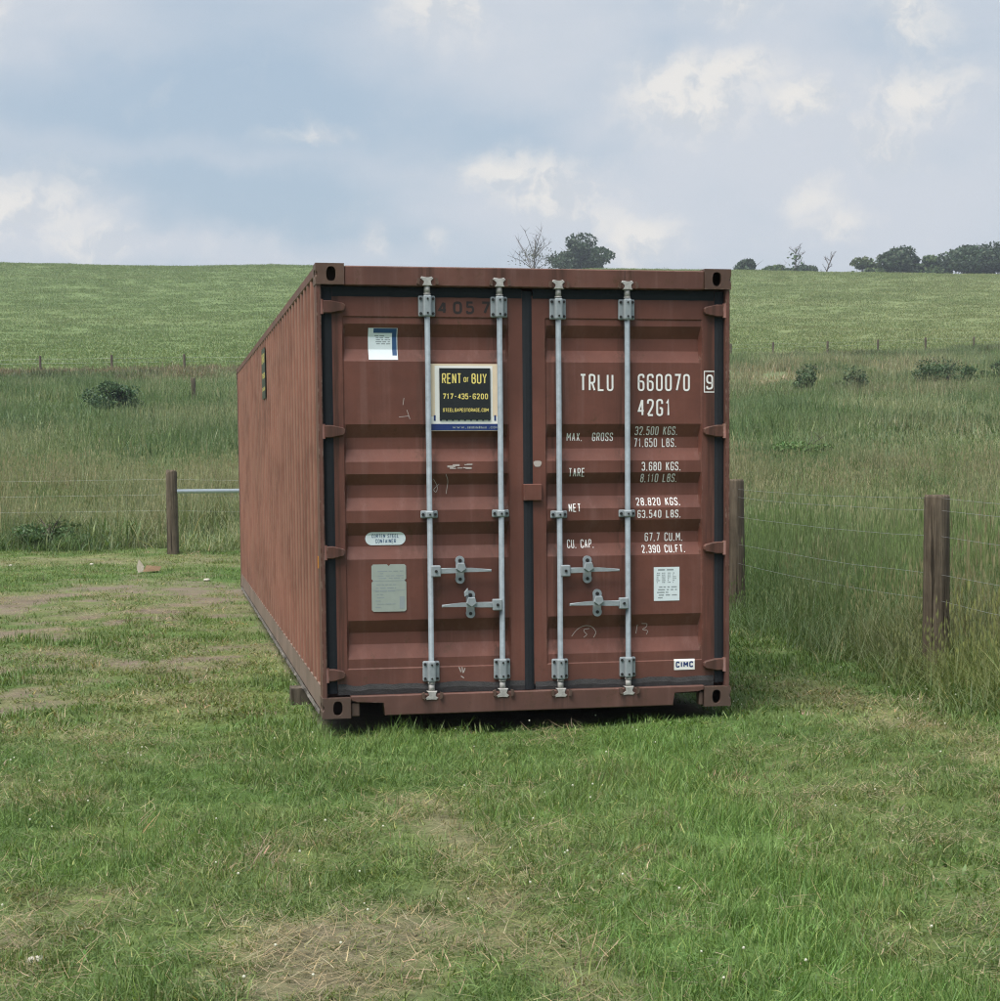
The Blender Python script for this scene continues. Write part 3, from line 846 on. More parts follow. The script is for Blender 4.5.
gasket(doorL, 'gasket', .094, 1.190, .127, .186, True, .007, 2)
gasket(doorR, 'gasket', 1.192, 1.248, .129, 2.450)
gasket(doorR, 'gasket', 2.350, 2.414, .140, 2.462)
gasket(doorR, 'gasket', 1.254, 2.346, 2.410, 2.466, False, .004, 3)
gasket(doorR, 'gasket', 1.254, 2.346, .120, .178, True, .006, 4)
scribble('gasket_scrape', [[(526, 464), (525.5, 475)]], .007)
bm = B()
x0, z1 = FR(523, 484.0); x1, z0 = FR(541.5, 500.5)
box(bm, x0, x1, .028, .070, z0, z1, .004)
part('lock_box_tab', bm, M['paint'], doorR)

# ---- hinges
def hinge(door, xe, xi, zc, sgn):
    bm = B()
    h0, h1 = .036, .022
    z = [(xe, zc - h0), (xe + (xi - xe) * .45, zc - h0), (xi - (xi - xe) * .06, zc - h1), (xi, zc - h1 * .4), (xi, zc + h1 * .5), (xi - (xi - xe) * .08, zc + h1), (xe + (xi - xe) * .45, zc + h0), (xe, zc + h0)]
    if sgn < 0: z = z[::-1]
    poly_prism(bm, z, .022, .054, 0, .005)
    tube(bm, [(xe + sgn * .012, .030, zc - h0 - .006), (xe + sgn * .012, .030, zc + h0 + .006)], .016, 10)
    part('hinge', bm, M['paint_frame'], door)
for v in (307, 431.5, 552.5, 675):
    zc = FR(332, v)[1]
    hinge(doorL, .016, FR(345, v)[0], zc, 1)
for v in (311, 431, 547.5, 664):
    zc = FR(716, v)[1]
    hinge(doorR, 2.422, FR(703, v)[0], zc, -1)

# ---- frame
def corner_post(x0, x1, lx, y0, y1):
    bm = B()
    box(bm, x0, x1, y0, y1, .118, CH - .118, .004)
    return part('corner_post', bm, M['paint_frame'])
bm = B()
poly = [(.004, .010), (.030, .010), (.030, .11), (.15, .11), (.15, .16), (.004, .16)]     # J-section, open towards the door
def post_section(poly):
    bm = B()
    a = [bm.verts.new((p[0], p[1], .118)) for p in poly]; c_ = [bm.verts.new((p[0], p[1], CH - .118)) for p in poly]
    n = len(poly)
    for k in range(n): bm.faces.new((a[k], a[(k + 1) % n], c_[(k + 1) % n], c_[k]))
    bm.faces.new(a[::-1]); bm.faces.new(c_)
    bmesh.ops.recalc_face_normals(bm, faces=bm.faces[:])
    bmesh.ops.bevel(bm, geom=[e for e in bm.edges if abs(e.verts[0].co.z - e.verts[1].co.z) > 1], offset=.005, segments=2, affect='EDGES')
    return part('corner_post', bm, M['paint_frame'])
post_section(poly)
post_section([(CW - p[0], p[1]) for p in poly])
corner_post(.004, .16, 0, CL - .16, CL - .004)
corner_post(CW - .16, CW - .004, 0, CL - .16, CL - .004)

def plate_hole(bm, o, u_, v_, w_, h_, hc, hw, hh, depth, nrm, n=28, r=.012):
    """a plate with an oval hole and the hole's wall"""
    o, u_, v_, nrm = Vector(o), Vector(u_), Vector(v_), Vector(nrm)
    outer, inner, deep = [], [], []
    cu, cv = hc
    for k in range(n):
        a = 2 * math.pi * (k + .5) / n
        ca, sa = math.cos(a), math.sin(a)
        # stadium hole
        e = 2.6
        rr = (abs(ca / hw) ** e + abs(sa / hh) ** e) ** (-1 / e)
        pi_ = (cu + rr * ca, cv + rr * sa)
        tmax = min([((w_ - cu) / ca if ca > 1e-6 else 9), ((-cu) / ca if ca < -1e-6 else 9), ((h_ - cv) / sa if sa > 1e-6 else 9), ((-cv) / sa if sa < -1e-6 else 9)])
        outer.append(bm.verts.new(o + u_ * (cu + tmax * ca) + v_ * (cv + tmax * sa)))
        inner.append(bm.verts.new(o + u_ * pi_[0] + v_ * pi_[1]))
        deep.append(bm.verts.new(o + u_ * pi_[0] + v_ * pi_[1] - nrm * depth))
    for k in range(n):
        j = (k + 1) % n
        bm.faces.new((outer[k], outer[j], inner[j], inner[k]))
        bm.faces.new((inner[k], inner[j], deep[j], deep[k]))
    for cu_, cv_ in ((0, 0), (w_, 0), (w_, h_), (0, h_)):     # square off the corners
        c_ = bm.verts.new(o + u_ * cu_ + v_ * cv_)
        best = sorted(outer, key=lambda q: (q.co - c_.co).length)[:6]
        p = [q for q in best if abs((q.co - c_.co).dot(u_)) < 1e-5]
        q_ = [q for q in best if abs((q.co - c_.co).dot(v_)) < 1e-5]
        if p and q_:
            p0 = min(p, key=lambda q: (q.co - c_.co).length); q0 = min(q_, key=lambda q: (q.co - c_.co).length)
            if p0 is not q0:
                i0, i1 = outer.index(p0), outer.index(q0)
                bm.faces.new((c_, p0, q0))
def casting(left, front, low):
    W_, H_, D_ = .162, .118, .178
    x0 = 0.0 if left else CW - W_
    y0 = 0.0 if front else CL - D_
    z0 = 0.0 if low else CH - H_
    bm = B()
    # body core, slightly inside the two pierced faces
    c = .006
    xs = (x0 + c, x0 + W_) if left else (x0, x0 + W_ - c)
    ys = (y0 + c, y0 + D_) if front else (y0, y0 + D_ - c)
    zc = z0 + H_ / 2
    yf = y0 if front else y0 + D_
    nf = (0, -1, 0) if front else (0, 1, 0)
    plate_hole(bm, (x0, yf, z0), (1, 0, 0), (0, 0, 1), W_, H_, (W_ * .54 if left else W_ * .46, H_ * .5), .027, .041, .03, nf)
    xf = x0 if left else x0 + W_
    ns = (-1, 0, 0) if left else (1, 0, 0)
    plate_hole(bm, (xf, y0, z0), (0, 1, 0), (0, 0, 1), D_, H_, (D_ * .5, H_ * .5), .040, .027, .03, ns)
    for (a, b_, cc, d) in [((x0, y0, z0), (W_, 0, 0), (0, D_, 0), 1), ((x0, y0, z0 + H_), (W_, 0, 0), (0, D_, 0), 1)]:
        o = Vector(a); bm.faces.new([bm.verts.new(o), bm.verts.new(o + Vector(b_)), bm.verts.new(o + Vector(b_) + Vector(cc)), bm.verts.new(o + Vector(cc))])
    xb = x0 + W_ if left else x0; yb = y0 + D_ if front else y0
    bm.faces.new([bm.verts.new(p) for p in ((xb, y0, z0), (xb, y0 + D_, z0), (xb, y0 + D_, z0 + H_), (xb, y0, z0 + H_))])
    bm.faces.new([bm.verts.new(p) for p in ((x0, yb, z0), (x0 + W_, yb, z0), (x0 + W_, yb, z0 + H_), (x0, yb, z0 + H_))])
    bmesh.ops.remove_doubles(bm, verts=bm.verts[:], dist=.0004)
    bmesh.ops.recalc_face_normals(bm, faces=bm.faces[:])
    # round the outer edges
    def outer_edge(e):
        m_ = (e.verts[0].co + e.verts[1].co) / 2
        k = (abs(m_.x - xf) < 1e-4) + (abs(m_.y - yf) < 1e-4) + (abs(m_.z - (z0 if low else z0 + H_)) < 1e-4)
        return k >= 2
    es = [e for e in bm.edges if outer_edge(e)]
    try:
        bmesh.ops.bevel(bm, geom=es, offset=.010, segments=2, affect='EDGES')
    except Exception:
        pass
    # dark back of the pocket
    return part('corner_casting', bm, M['casting'])
for l_ in (True, False):
    for f_ in (True, False):
        for lo_ in (True, False):
            casting(l_, f_, lo_)
# header and sill
bm = B()
box(bm, .162, CW - .162, .006, .10, 2.468, CH - .012, .006)
part('door_header', bm, M['paint_frame'])
zs0, zn = .008, .088
bm = B()
xl = FR(384.5, 706, .01)[0]; xr = FR(674, 698, .01)[0]
poly_prism(bm, [(.163, .126), (.163, zn + .012), (.20, zn), (xl, zn), (xl + .004, zs0), (xr - .004, zs0 + .004), (xr, zn + .006), (CW - .20, zn + .006), (CW - .163, zn + .012), (CW - .163, .126)], .008, .13, 0, .005)
part('door_sill', bm, M['paint_frame'])
bm = B()
box(bm, .165, .215, .02, .09, .006, zn - .002, .006)
part('sill_gusset', bm, M['casting'])
bm = B()
box(bm, CW - .190, CW - .165, .02, .09, .006, zn, .006)
part('sill_gusset', bm, M['casting'])
# rails
for s_ in (0, 1):
    X = (lambda x: x) if s_ == 0 else (lambda x: CW - x)
    bm = B()
    a, c_ = sorted((X(.002), X(.062)))
    box(bm, a, c_, .178, CL - .178, CH - .066, CH - .006, .006)
    part('top_side_rail', bm, M['paint_frame'])
    bm = B()
    a, c_ = sorted((X(.004), X(.012)))
    box(bm, a, c_, .178, CL - .178, .030, .172)
    a, c_ = sorted((X(.0105), X(.06)))
    box(bm, a, c_, .178, CL - .178, .020, .030)
    a, c_ = sorted((X(.0105), X(.05)))
    box(bm, a, c_, .178, CL - .178, .164, .171)
    part('bottom_side_rail', bm, M['rail'])
    # worn lower flange with bent edge
    bm = B()
    rr = random.Random(5 + s_)
    ys = [.18 + k * .12 for k in range(int((CL - .36) / .12))]
    prev = None
    for y in ys:
        w_ = rr.choice([0, 0, .002, .003, -.001])
        cur = [bm.verts.new((X(.0035 - .006 - w_ * .5), y, .034)), bm.verts.new((X(-.010 - w_), y, .008 + rr.uniform(-.004, .004)))]
        if prev: bm.faces.new((prev[0], cur[0], cur[1], prev[1]))
        prev = cur
    r_ = bmesh.ops.solidify(bm, geom=bm.faces[:], thickness=.005)
    part('rail_flange', bm, M['flange'])
# corrugated side walls
def side_wall(left):
    X = (lambda x: x) if left else (lambda x: CW - x)
    bm = B()
    prof, y = [], .14
    while y < CL - .14:
        for dy, d in ((0, .004), (.072, .004), (.140, .044), (.210, .044)):
            prof.append((y + dy, d))
        y += .278
    prof = [p for p in prof if p[0] < CL - .14] + [(CL - .14, .006)]
    rows = [[bm.verts.new((X(d), yy, z)) for z in (.168, .9, 1.7, CH - .062)] for yy, d in prof]
    for a, c_ in zip(rows[:-1], rows[1:]):
        for k in range(3):
            q = (a[k], a[k + 1], c_[k + 1], c_[k])
            bm.faces.new(q if left else q[::-1])
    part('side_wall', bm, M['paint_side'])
side_wall(True); side_wall(False)
# roof, end wall, floor
bm = B()
prof, y = [], .17
while y < CL - .2:
    for dy, d in ((0, 0), (.09, 0), (.105, -.02), (.195, -.02)): prof.append((y + dy, CH - .022 + d))
    y += .209
rows = [[bm.verts.new((x, yy, z)) for x in (.05, CW - .05)] for yy, z in prof if yy < CL - .05]
for a, c_ in zip(rows[:-1], rows[1:]): bm.faces.new((a[0], a[1], c_[1], c_[0]))
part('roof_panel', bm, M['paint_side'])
bm = B()
box(bm, .15, CW - .15, CL - .05, CL - .02, .1, CH - .06)
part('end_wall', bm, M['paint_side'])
bm = B()
box(bm, .02, CW - .02, .14, CL - .1, .13, .16)
for k in range(20):
    box(bm, .07, CW - .07, .45 + k * .58, .49 + k * .58, .03, .129)
part('floor_frame', bm, M['paint_frame'])
bm = B()
box(bm, -.002, .005, .156, .166, .86, .93)
part('orange_sticker', bm, M['orange'])

# ---- locking rods with their brackets, cams and handles
ROD_Y = 0.026
RODX = [0.635, 1.054, 1.401, 1.812]
def bolt(bm, x, z, y, r=.0085, mi=1):
    tube(bm, [(x, y, z), (x, y - .006, z)], r, 6, mi)
M['rod'] = simple('galvanised_rod', (.165, .20, .225), 0.6, 0.0, 0.42, 26, 0.25, 0.25)
def lock_rod(x, zt, zb, zg, door, hz, hdir, rx, seed):
    r = random.Random(seed)
    bm = B()
    tube(bm, [(x, ROD_Y, zb - .045), (x, ROD_Y, zt + .045)], .0158, 14)
    rod = part('locking_rod', bm, M['rod'])
    for zc in (zt, zb):                      # four-bolt bearing brackets
        bm = B()
        box(bm, x - .049, x + .049, .036, .056, zc - .060, zc + .060, .008, 0, 2)
        box(bm, x - .024, x + .024, .000, .0355, zc - .062, zc + .062, .010, 0, 2)
        for sx in (-1, 1):
            for sz in (-1, 1):
                bolt(bm, x + sx * .036, zc + sz * .042, .036)
        for sz in (-1, 1):
            bolt(bm, x, zc + sz * .040, .0, .006)
        part('bearing_bracket', bm, [M['galv'], M['bolt']], rod)
    bm = B()                                 # guide bracket half way
    box(bm, x - .050, x + .050, .044, .056, zg - .022, zg + .022, .005)
    box(bm, x - .024, x + .024, .003, .043, zg - .021, zg + .021, .008)
    for sx in (-1, 1): bolt(bm, x + sx * .036, zg, .044, .009)
    bolt(bm, x, zg, .003, .006)
    part('guide_bracket', bm, [M['galv'], M['bolt']], rod)
    for zc, sg in ((zt, 1), (zb, -1)):       # cam ends and the keepers they hook into
        bm = B()
        tube(bm, [(x, ROD_Y, zc + sg * .064), (x, ROD_Y, zc + sg * .072)], .021, 12)
        tube(bm, [(x, ROD_Y, zc + sg * .074), (x, ROD_Y, zc + sg * .112)], .0175, 12)
        z1_ = zc + sg * .113
        k = sg
        poly_prism(bm, [(x - .030, z1_), (x + .030, z1_), (x + .018, z1_ + k * .016), (x + .016, z1_ + k * .028), (x + .036, z1_ + k * .040), (x + .024, z1_ + k * .052), (x - .004, z1_ + k * .044), (x - .034, z1_ + k * .052), (x - .040, z1_ + k * .040), (x - .016, z1_ + k * .026), (x - .018, z1_ + k * .014)][::int(sg)], .002, .040, 0, .003)
        part('cam', bm, M['galv_dark'], rod)
        for sx in (-1, 1):
            bm = B()
            poly_prism(bm, [(x + sx * .046, z1_ + k * .004), (x + sx * .062, z1_ + k * .010), (x + sx * .058, z1_ + k * .040), (x + sx * .044, z1_ + k * .046)][::int(sx * sg)], -.012, .010)
            part('cam_keeper', bm, M['casting'], rod)
    # handle
    bm = B()
    hx = x + hdir * .030
    box(bm, min(hx - .028, hx + .028), hx + .028, -.004, .034, hz - .033, hz + .033, .006, 0, 2)
    bolt(bm, hx, hz, -.004, .009)
    part('handle_hub', bm, [M['galv'], M['bolt']], rod)
    bm = B()
    L_ = .30
    xs = [hx + hdir * (.026 + L_ * q) for q in (0, .25, .5, .6, .75, 1.0)]
    dz = [0, .002, .004, .004, .002, -.002]
    hh = [.017, .015, .012, .012, .010, .007]
    ups = [(a, hz + d + h_) for a, d, h_ in zip(xs, dz, hh)]
    dns = [(a, hz + d - h_) for a, d, h_ in zip(xs, dz, hh)]
    pl = ups + dns[::-1]
    if hdir > 0: pl = pl[::-1]
    poly_prism(bm, pl, .004, .018, 0, .004)
    part('handle', bm, M['galv'], rod)
    # retainer: a back plate with eye above and below, and a hasp over the handle
    bm = B()
    def disc(cx_, cz_, rr_, y0_, y1_, mi=0, n=16):
        tube(bm, [(cx_, y0_, cz_), (cx_, y1_, cz_)], rr_, n, mi)
    disc(rx, hz + .058, .027, .036, .050); disc(rx, hz + .058, .011, .033, .036, 1)
    disc(rx, hz - .050, .027, .036, .050); disc(rx, hz - .050, .010, .033, .036, 1)
    box(bm, rx - .024, rx + .024, .0365, .0545, hz - .050, hz + .056, .003)
    poly_prism(bm, [(rx - .020, hz + .046), (rx - .030, hz + .012), (rx, hz - .010), (rx + .030, hz + .012), (rx + .020, hz + .046)], -.010, .003, 0, .003)
    if seed == 2:
        poly_prism(bm, [(rx - .014, hz + .060), (rx - .038, hz + .050), (rx - .040, hz + .076), (rx - .020, hz + .100), (rx - .012, hz + .078)], .010, .026, 0, .003)
    part('handle_retainer', bm, [M['galv'], M['bolt']], door)
def zpx(u, v): return FR(u, v, .03)[1]
lock_rod(RODX[0], zpx(427, 306), zpx(430, 671.5), zpx(429, 514.5), doorL, zpx(437, 571), 1, FR(460.5, 570, .02)[0], 1)
lock_rod(RODX[1], zpx(498, 307), zpx(502, 669), zpx(500, 513.5), doorL, zpx(495, 604.5), -1, FR(471, 603, .02)[0], 2)
lock_rod(RODX[2], zpx(556, 309), zpx(560, 669), zpx(557, 514.5), doorR, zpx(566, 570.5), 1, FR(588, 570, .02)[0], 3)
lock_rod(RODX[3], zpx(625, 309.5), zpx(628, 667), zpx(626, 513.5), doorR, zpx(621, 603), -1, FR(598, 603, .02)[0], 4)

# ================================================================== SIGNS
def advert(name, loc, wd, ht, label, board=True):
    """black sign with yellow lettering, mounted on an older white board"""
    root = empty(name, loc, label=label, cat='sign', group='rent or buy signs')
    def sp(n, bm, mats, parent=root): return obj(n, bm, mats, parent)
    return root, sp
xa, za = FR(430.5, 431, .045); xb, zb = FR(498.5, 364, .045)
root, sp = advert('advertising_sign', ((xa + xb) / 2, .050, za), xb - xa, zb - za, 'black and yellow rent or buy sign held behind the two left locking rods')
w_, h_ = xb - xa, zb - za
bm = B(); box(bm, -w_ / 2, w_ / 2, -.003, .002, 0, h_); sp('backing_board', bm, M['cream'])
bm = B(); srect(bm, -w_ / 2 + .002, w_ / 2 - .002, .10 * h_, .215 * h_, .0035); srect(bm, -w_ / 2 + .07 * w_, w_ / 2 - .09 * w_, .2 * h_, .97 * h_, .0038)
sp('white_border', bm, M['boardwhite'])
bm = B(); srect(bm, -w_ / 2 + .001, w_ / 2 - .001, .003, .105 * h_, .0042); sp('blue_band', bm, M['navy'])
bm = B()
strokes(bm, 'WWW.', -.18 * w_, .02 * w_, .035 * h_, .07 * h_, .004, .5, 0, .0048)
r = random.Random(11); x = .04 * w_
while x < .32 * w_:                        # worn middle of the address
    e = x + w_ * r.uniform(.008, .018); srect(bm, x, e, .036 * h_, (.06 + .012 * r.random()) * h_, .0048); x = e + .008 * w_
strokes(bm, '.COM', .35 * w_, .49 * w_, .035 * h_, .07 * h_, .004, .4, 0, .0048)
sp('web_address', bm, M['print_grey'])
for k in range(11):
    bm = B(); x = -.45 * w_ + k * .088 * w_
    srect(bm, x, x + .028 * w_, .15 * h_, (.20 if 0 < k < 10 else .235) * h_, .0040)
    sp('old_letter', bm, M['navy'])
bx0, bx1, bz0, bz1 = -w_ / 2 + .135 * w_, w_ / 2 - .125 * w_, .165 * h_, .935 * h_
bm = B(); box(bm, bx0, bx1, -.011, -.0045, bz0, bz1); sp('sign_face', bm, M['sign_black'])
def sign_text(sp, bx0, bx1, bz0, bz1, y):
    w_, h_ = bx1 - bx0, bz1 - bz0
    for tx, q0, q1, q2, q3, sw in (('RENT', .05, .43, .70, .90, .026), ('or', .475, .58, .73, .87, .017), ('BUY', .63, .93, .70, .90, .026)):
        bm = B(); strokes(bm, tx, bx0 + q0 * w_, bx0 + q1 * w_, bz0 + q2 * h_, bz0 + q3 * h_, sw * w_ / .4, .24, 0, y); sp('headline', bm, M['yellow'])
    for tx, q0, q1 in (('717', .06, .27), ('-', .29, .335), ('435', .36, .565), ('-', .58, .625), ('6', .65, .712), ('2', .73, .79), ('0', .81, .87), ('0', .89, .95)):
        bm = B(); strokes(bm, tx, bx0 + q0 * w_, bx0 + q1 * w_, bz0 + .40 * h_, bz0 + .51 * h_, .0125 * w_ / .4, .16, 0, y); sp('telephone_number', bm, M['yellow'])
    bm = B(); strokes(bm, 'STEELGAPESTORAGE.COM', bx0 + .06 * w_, bx0 + .96 * w_, bz0 + .155 * h_, bz0 + .225 * h_, .0068 * w_ / .4, .26, 0, y); sp('web_address', bm, M['yellow'])
sign_text(sp, bx0, bx1, bz0, bz1, .0118)
# the same kind of sign high on the long side wall
root2 = empty('advertising_sign', (.001, 5.90, 2.03), label='black and yellow rent or buy sign high on the long side wall', cat='sign', group='rent or buy signs')
root2.rotation_euler = (0, 0, -math.pi / 2)
def sp2(n, bm, mats): return obj(n, bm, mats, root2)
bm = B(); box(bm, -.26, .26, -.002, .002, 0, .43); sp2('sign_face', bm, M['sign_black'])
sign_text(sp2, -.26, .26, 0, .43, .0028)

# ================================================================== TIMBER BLOCKS under the rails
def block(x0, x1, y, label):
    bm = B()
    box(bm, -(x1 - x0) / 2, (x1 - x0) / 2, -.09, .09, 0, .145, .006)
    gz = tz((x0 + x1) / 2, y)
    bmesh.ops.translate(bm, verts=bm.verts[:], vec=(0, 0, 0))
    for v in bm.verts:
        if v.co.z > .07: v.co.z = .004 - gz
        else: v.co.z -= .03
    o = obj('timber_block', bm, M['timber'], label=label, cat='timber block', group='blocks under the container')
    o.location = ((x0 + x1) / 2, y, gz)
    o.rotation_euler = (0, 0, math.radians(-1.5))
block(-.085, .75, 1.60, 'grey timber block under the long left rail near the doors')

# ================================================================== FENCES
def fence_post(parent, x, y, h, r=.088, notch=False, seed=0, lean=(0, 0), name='post'):
    rd = random.Random(seed)
    bm = B()
    n, rings = 18, []
    zs = [-.25, 0.0, h * .3, h * .6, h * .85, h - .02, h]
    ph = [rd.uniform(.955, 1.045) for k in range(n)]
    for i, z in enumerate(zs):
        k = r * (1.04 - .09 * max(z, 0) / h) * (.93 if i == len(zs) - 1 else 1)
        ring = []
        for j in range(n):
            a = 2 * math.pi * j / n
            zz = z
            if notch and i >= len(zs) - 2:
                zz = z - .06 * max(0, 1 - abs(math.cos(a)) * 1.35) + .012 * rd.uniform(-1, 1)
            ring.append(bm.verts.new((k * ph[j] * math.cos(a) + lean[0] * z, k * ph[j] * math.sin(a) + lean[1] * z, zz)))
        rings.append(ring)
    for a, c_ in zip(rings[:-1], rings[1:]):
        for j in range(n):
            bm.faces.new((a[j], a[(j + 1) % n], c_[(j + 1) % n], c_[j])).smooth = True
    top = bm.verts.new((lean[0] * h, lean[1] * h, h - (.05 if notch else .004)))
    for j in range(n): bm.faces.new((rings[-1][j], rings[-1][(j + 1) % n], top))
    o = obj(name, bm, M['wood'], parent)
    o.location = (x - parent.location.x, y - parent.location.y, tz(x, y) - parent.location.z)
    o.rotation_euler = (0, 0, rd.uniform(0, 6))
    return o
def wire_run(parent, pts, heights, r=.0022, sag=.02, name='wire', seed=0):
    rd = random.Random(seed)
    base = Vector(parent.location)
    for h in heights:
        bm = B()
        pp = []
        for (a, b_) in zip(pts[:-1], pts[1:]):
            for k in range(6):
                q = k / 6
                x, y = a[0] * (1 - q) + b_[0] * q, a[1] * (1 - q) + b_[1] * q
                z = (tz(*a) + h) * (1 - q) + (tz(*b_) + h) * q - sag * 4 * q * (1 - q) + rd.uniform(-.004, .004)
                pp.append(Vector((x, y, z)) - base)
        pp.append(Vector((pts[-1][0], pts[-1][1], tz(*pts[-1]) + h)) - base)
        tube(bm, pp, r, 5)
        obj(name, bm, M['wire'], parent)
# the fence beside the container
P1, P2 = (4.31, 1.33), (4.42, 6.4)
dxy = ((P2[0] - P1[0]), (P2[1] - P1[1]))
P0 = (P1[0] - dxy[0] * 1.0, P1[1] - dxy[1] * 1.0)
CORN = (5.0, 18.1)
fr = empty('wire_fence', (P1[0], P1[1], tz(*P1)), label='wire fence with thick round wooden posts in tall grass beside the container', cat='fence', group='pasture fences')
fence_post(fr, P1[0], P1[1], 1.275, .089, seed=1, lean=(-.004, 0))
fence_post(fr, P2[0], P2[1], 1.34, .088, seed=2, lean=(.01, 0))
fence_post(fr, P0[0], P0[1], 1.34, .088, seed=3)
fence_post(fr, 4.58, 12.2, 1.34, .088, seed=4)
wire_run(fr, [P0, P1, P2, (4.58, 12.2), CORN], [1.25, 1.17, .99, .73, .55], r=.0010, seed=4)
# the fence behind it, with a brace pipe
A = (-0.76, 19.2)
dv = (_ca, -_sa)
B2 = (A[0] + dv[0] * 2.7, A[1] + dv[1] * 2.7)
fb = empty('wire_fence', (A[0], A[1], tz(*A)), label='wire fence behind the container with notched post and silver brace pipe', cat='fence', group='pasture fences')
fence_post(fb, A[0], A[1], 1.30, .088, notch=True, seed=5)
fence_post(fb, B2[0], B2[1], 1.27, .088, seed=6)
LEFT = [(A[0] - dv[0] * k, A[1] - dv[1] * k) for k in (14, 8.5)]
fence_post(fb, LEFT[0][0], LEFT[0][1], 1.2, .07, seed=7)
fence_post(fb, LEFT[1][0], LEFT[1][1], 1.15, .03, seed=8)
wire_run(fb, LEFT + [A, B2, CORN], [1.16, .92, .68], r=.0008, seed=9)
bm = B()
za_, zb_ = tz(*A) + .97, tz(*B2) + 1.0
tube(bm, [(0.0 + dv[0] * .085, dv[1] * .085, za_ - fb.location.z), (dv[0] * 2.62, dv[1] * 2.62, zb_ - fb.location.z)], .034, 14)
obj('brace_pipe', bm, M['pipe'], fb)
# the far fence along the crop field
ff = empty('wire_fence', (xy_of(112, -20) + (0,)), label='far thin-posted fence along the edge of the crop field', cat='fence', group='pasture fences')
ff.location.z = tz(ff.location.x, ff.location.y)
far_pts = []
for u_, v_ in [(-30, 0), (46, 0), (117, 0), (189, 0), (262, 0), (330, 0)] + [(u, 1) for u in (640, 690, 731, 773, 827, 877, 924, 972, 1020)]:
    a = (u_ - PPX) / FPX
    s_ = 60.0
    for _ in range(6): s_ = float(field_edge(np.array([s_]), np.array([a * s_]))[0]) - 1.5
    far_pts.append(xy_of(s_, a * s_))
for k, (x, y) in enumerate(far_pts):
    fence_post(ff, x, y, 1.25 if k < 6 else 1.15, .075 if k < 6 else .08, seed=20 + k)
wire_run(ff, far_pts, [1.05, .8], r=.004, sag=.02)
# the lone leaning post in the meadow
a = (198 - PPX) / FPX; lp = xy_of(82, a * 82)
bm = B()
lone = empty('old_post', (lp[0], lp[1], tz(*lp)), label='lone old fence post standing in the meadow near the far fence', cat='post')
fence_post(lone, lp[0], lp[1], 1.25, .10, notch=True, seed=60, lean=(.03, 0))

# ================================================================== TREES AND BUSHES
def leaf_mesh(name, pts, sizes, cols, parent, mat_, seed=0):
    """one leafy mass made of many small leaf-cluster faces"""
    r = np.random.default_rng(seed)
    n = len(pts)
    d = r.normal(size=(n, 3)); d /= np.linalg.norm(d, axis=1, keepdims=True)
    e = r.normal(size=(n, 3)); e -= d * (e * d).sum(1, keepdims=True); e /= np.linalg.norm(e, axis=1, keepdims=True)
    f = np.cross(d, e)
    s = sizes[:, None]
    co = np.stack([pts - e * s, pts + f * s * .55, pts + e * s, pts - f * s * .55], 1).reshape(-1, 3)
    me = bpy.data.meshes.new(name)
    me.vertices.add(4 * n); me.vertices.foreach_set('co', co.ravel().astype(np.float32))
    me.loops.add(4 * n); me.loops.foreach_set('vertex_index', np.arange(4 * n, dtype=np.int32))
    me.polygons.add(n); me.polygons.foreach_set('loop_start', np.arange(0, 4 * n, 4, dtype=np.int32))
    me.update(calc_edges=True)
    at = me.attributes.new('bv', 'FLOAT_COLOR', 'POINT')
    at.data.foreach_set('color', np.repeat(np.concatenate([cols, np.ones((n, 1))], 1), 4, 0).ravel().astype(np.float32))
    me.materials.append(mat_)
    return link(bpy.data.objects.new(name, me), parent)
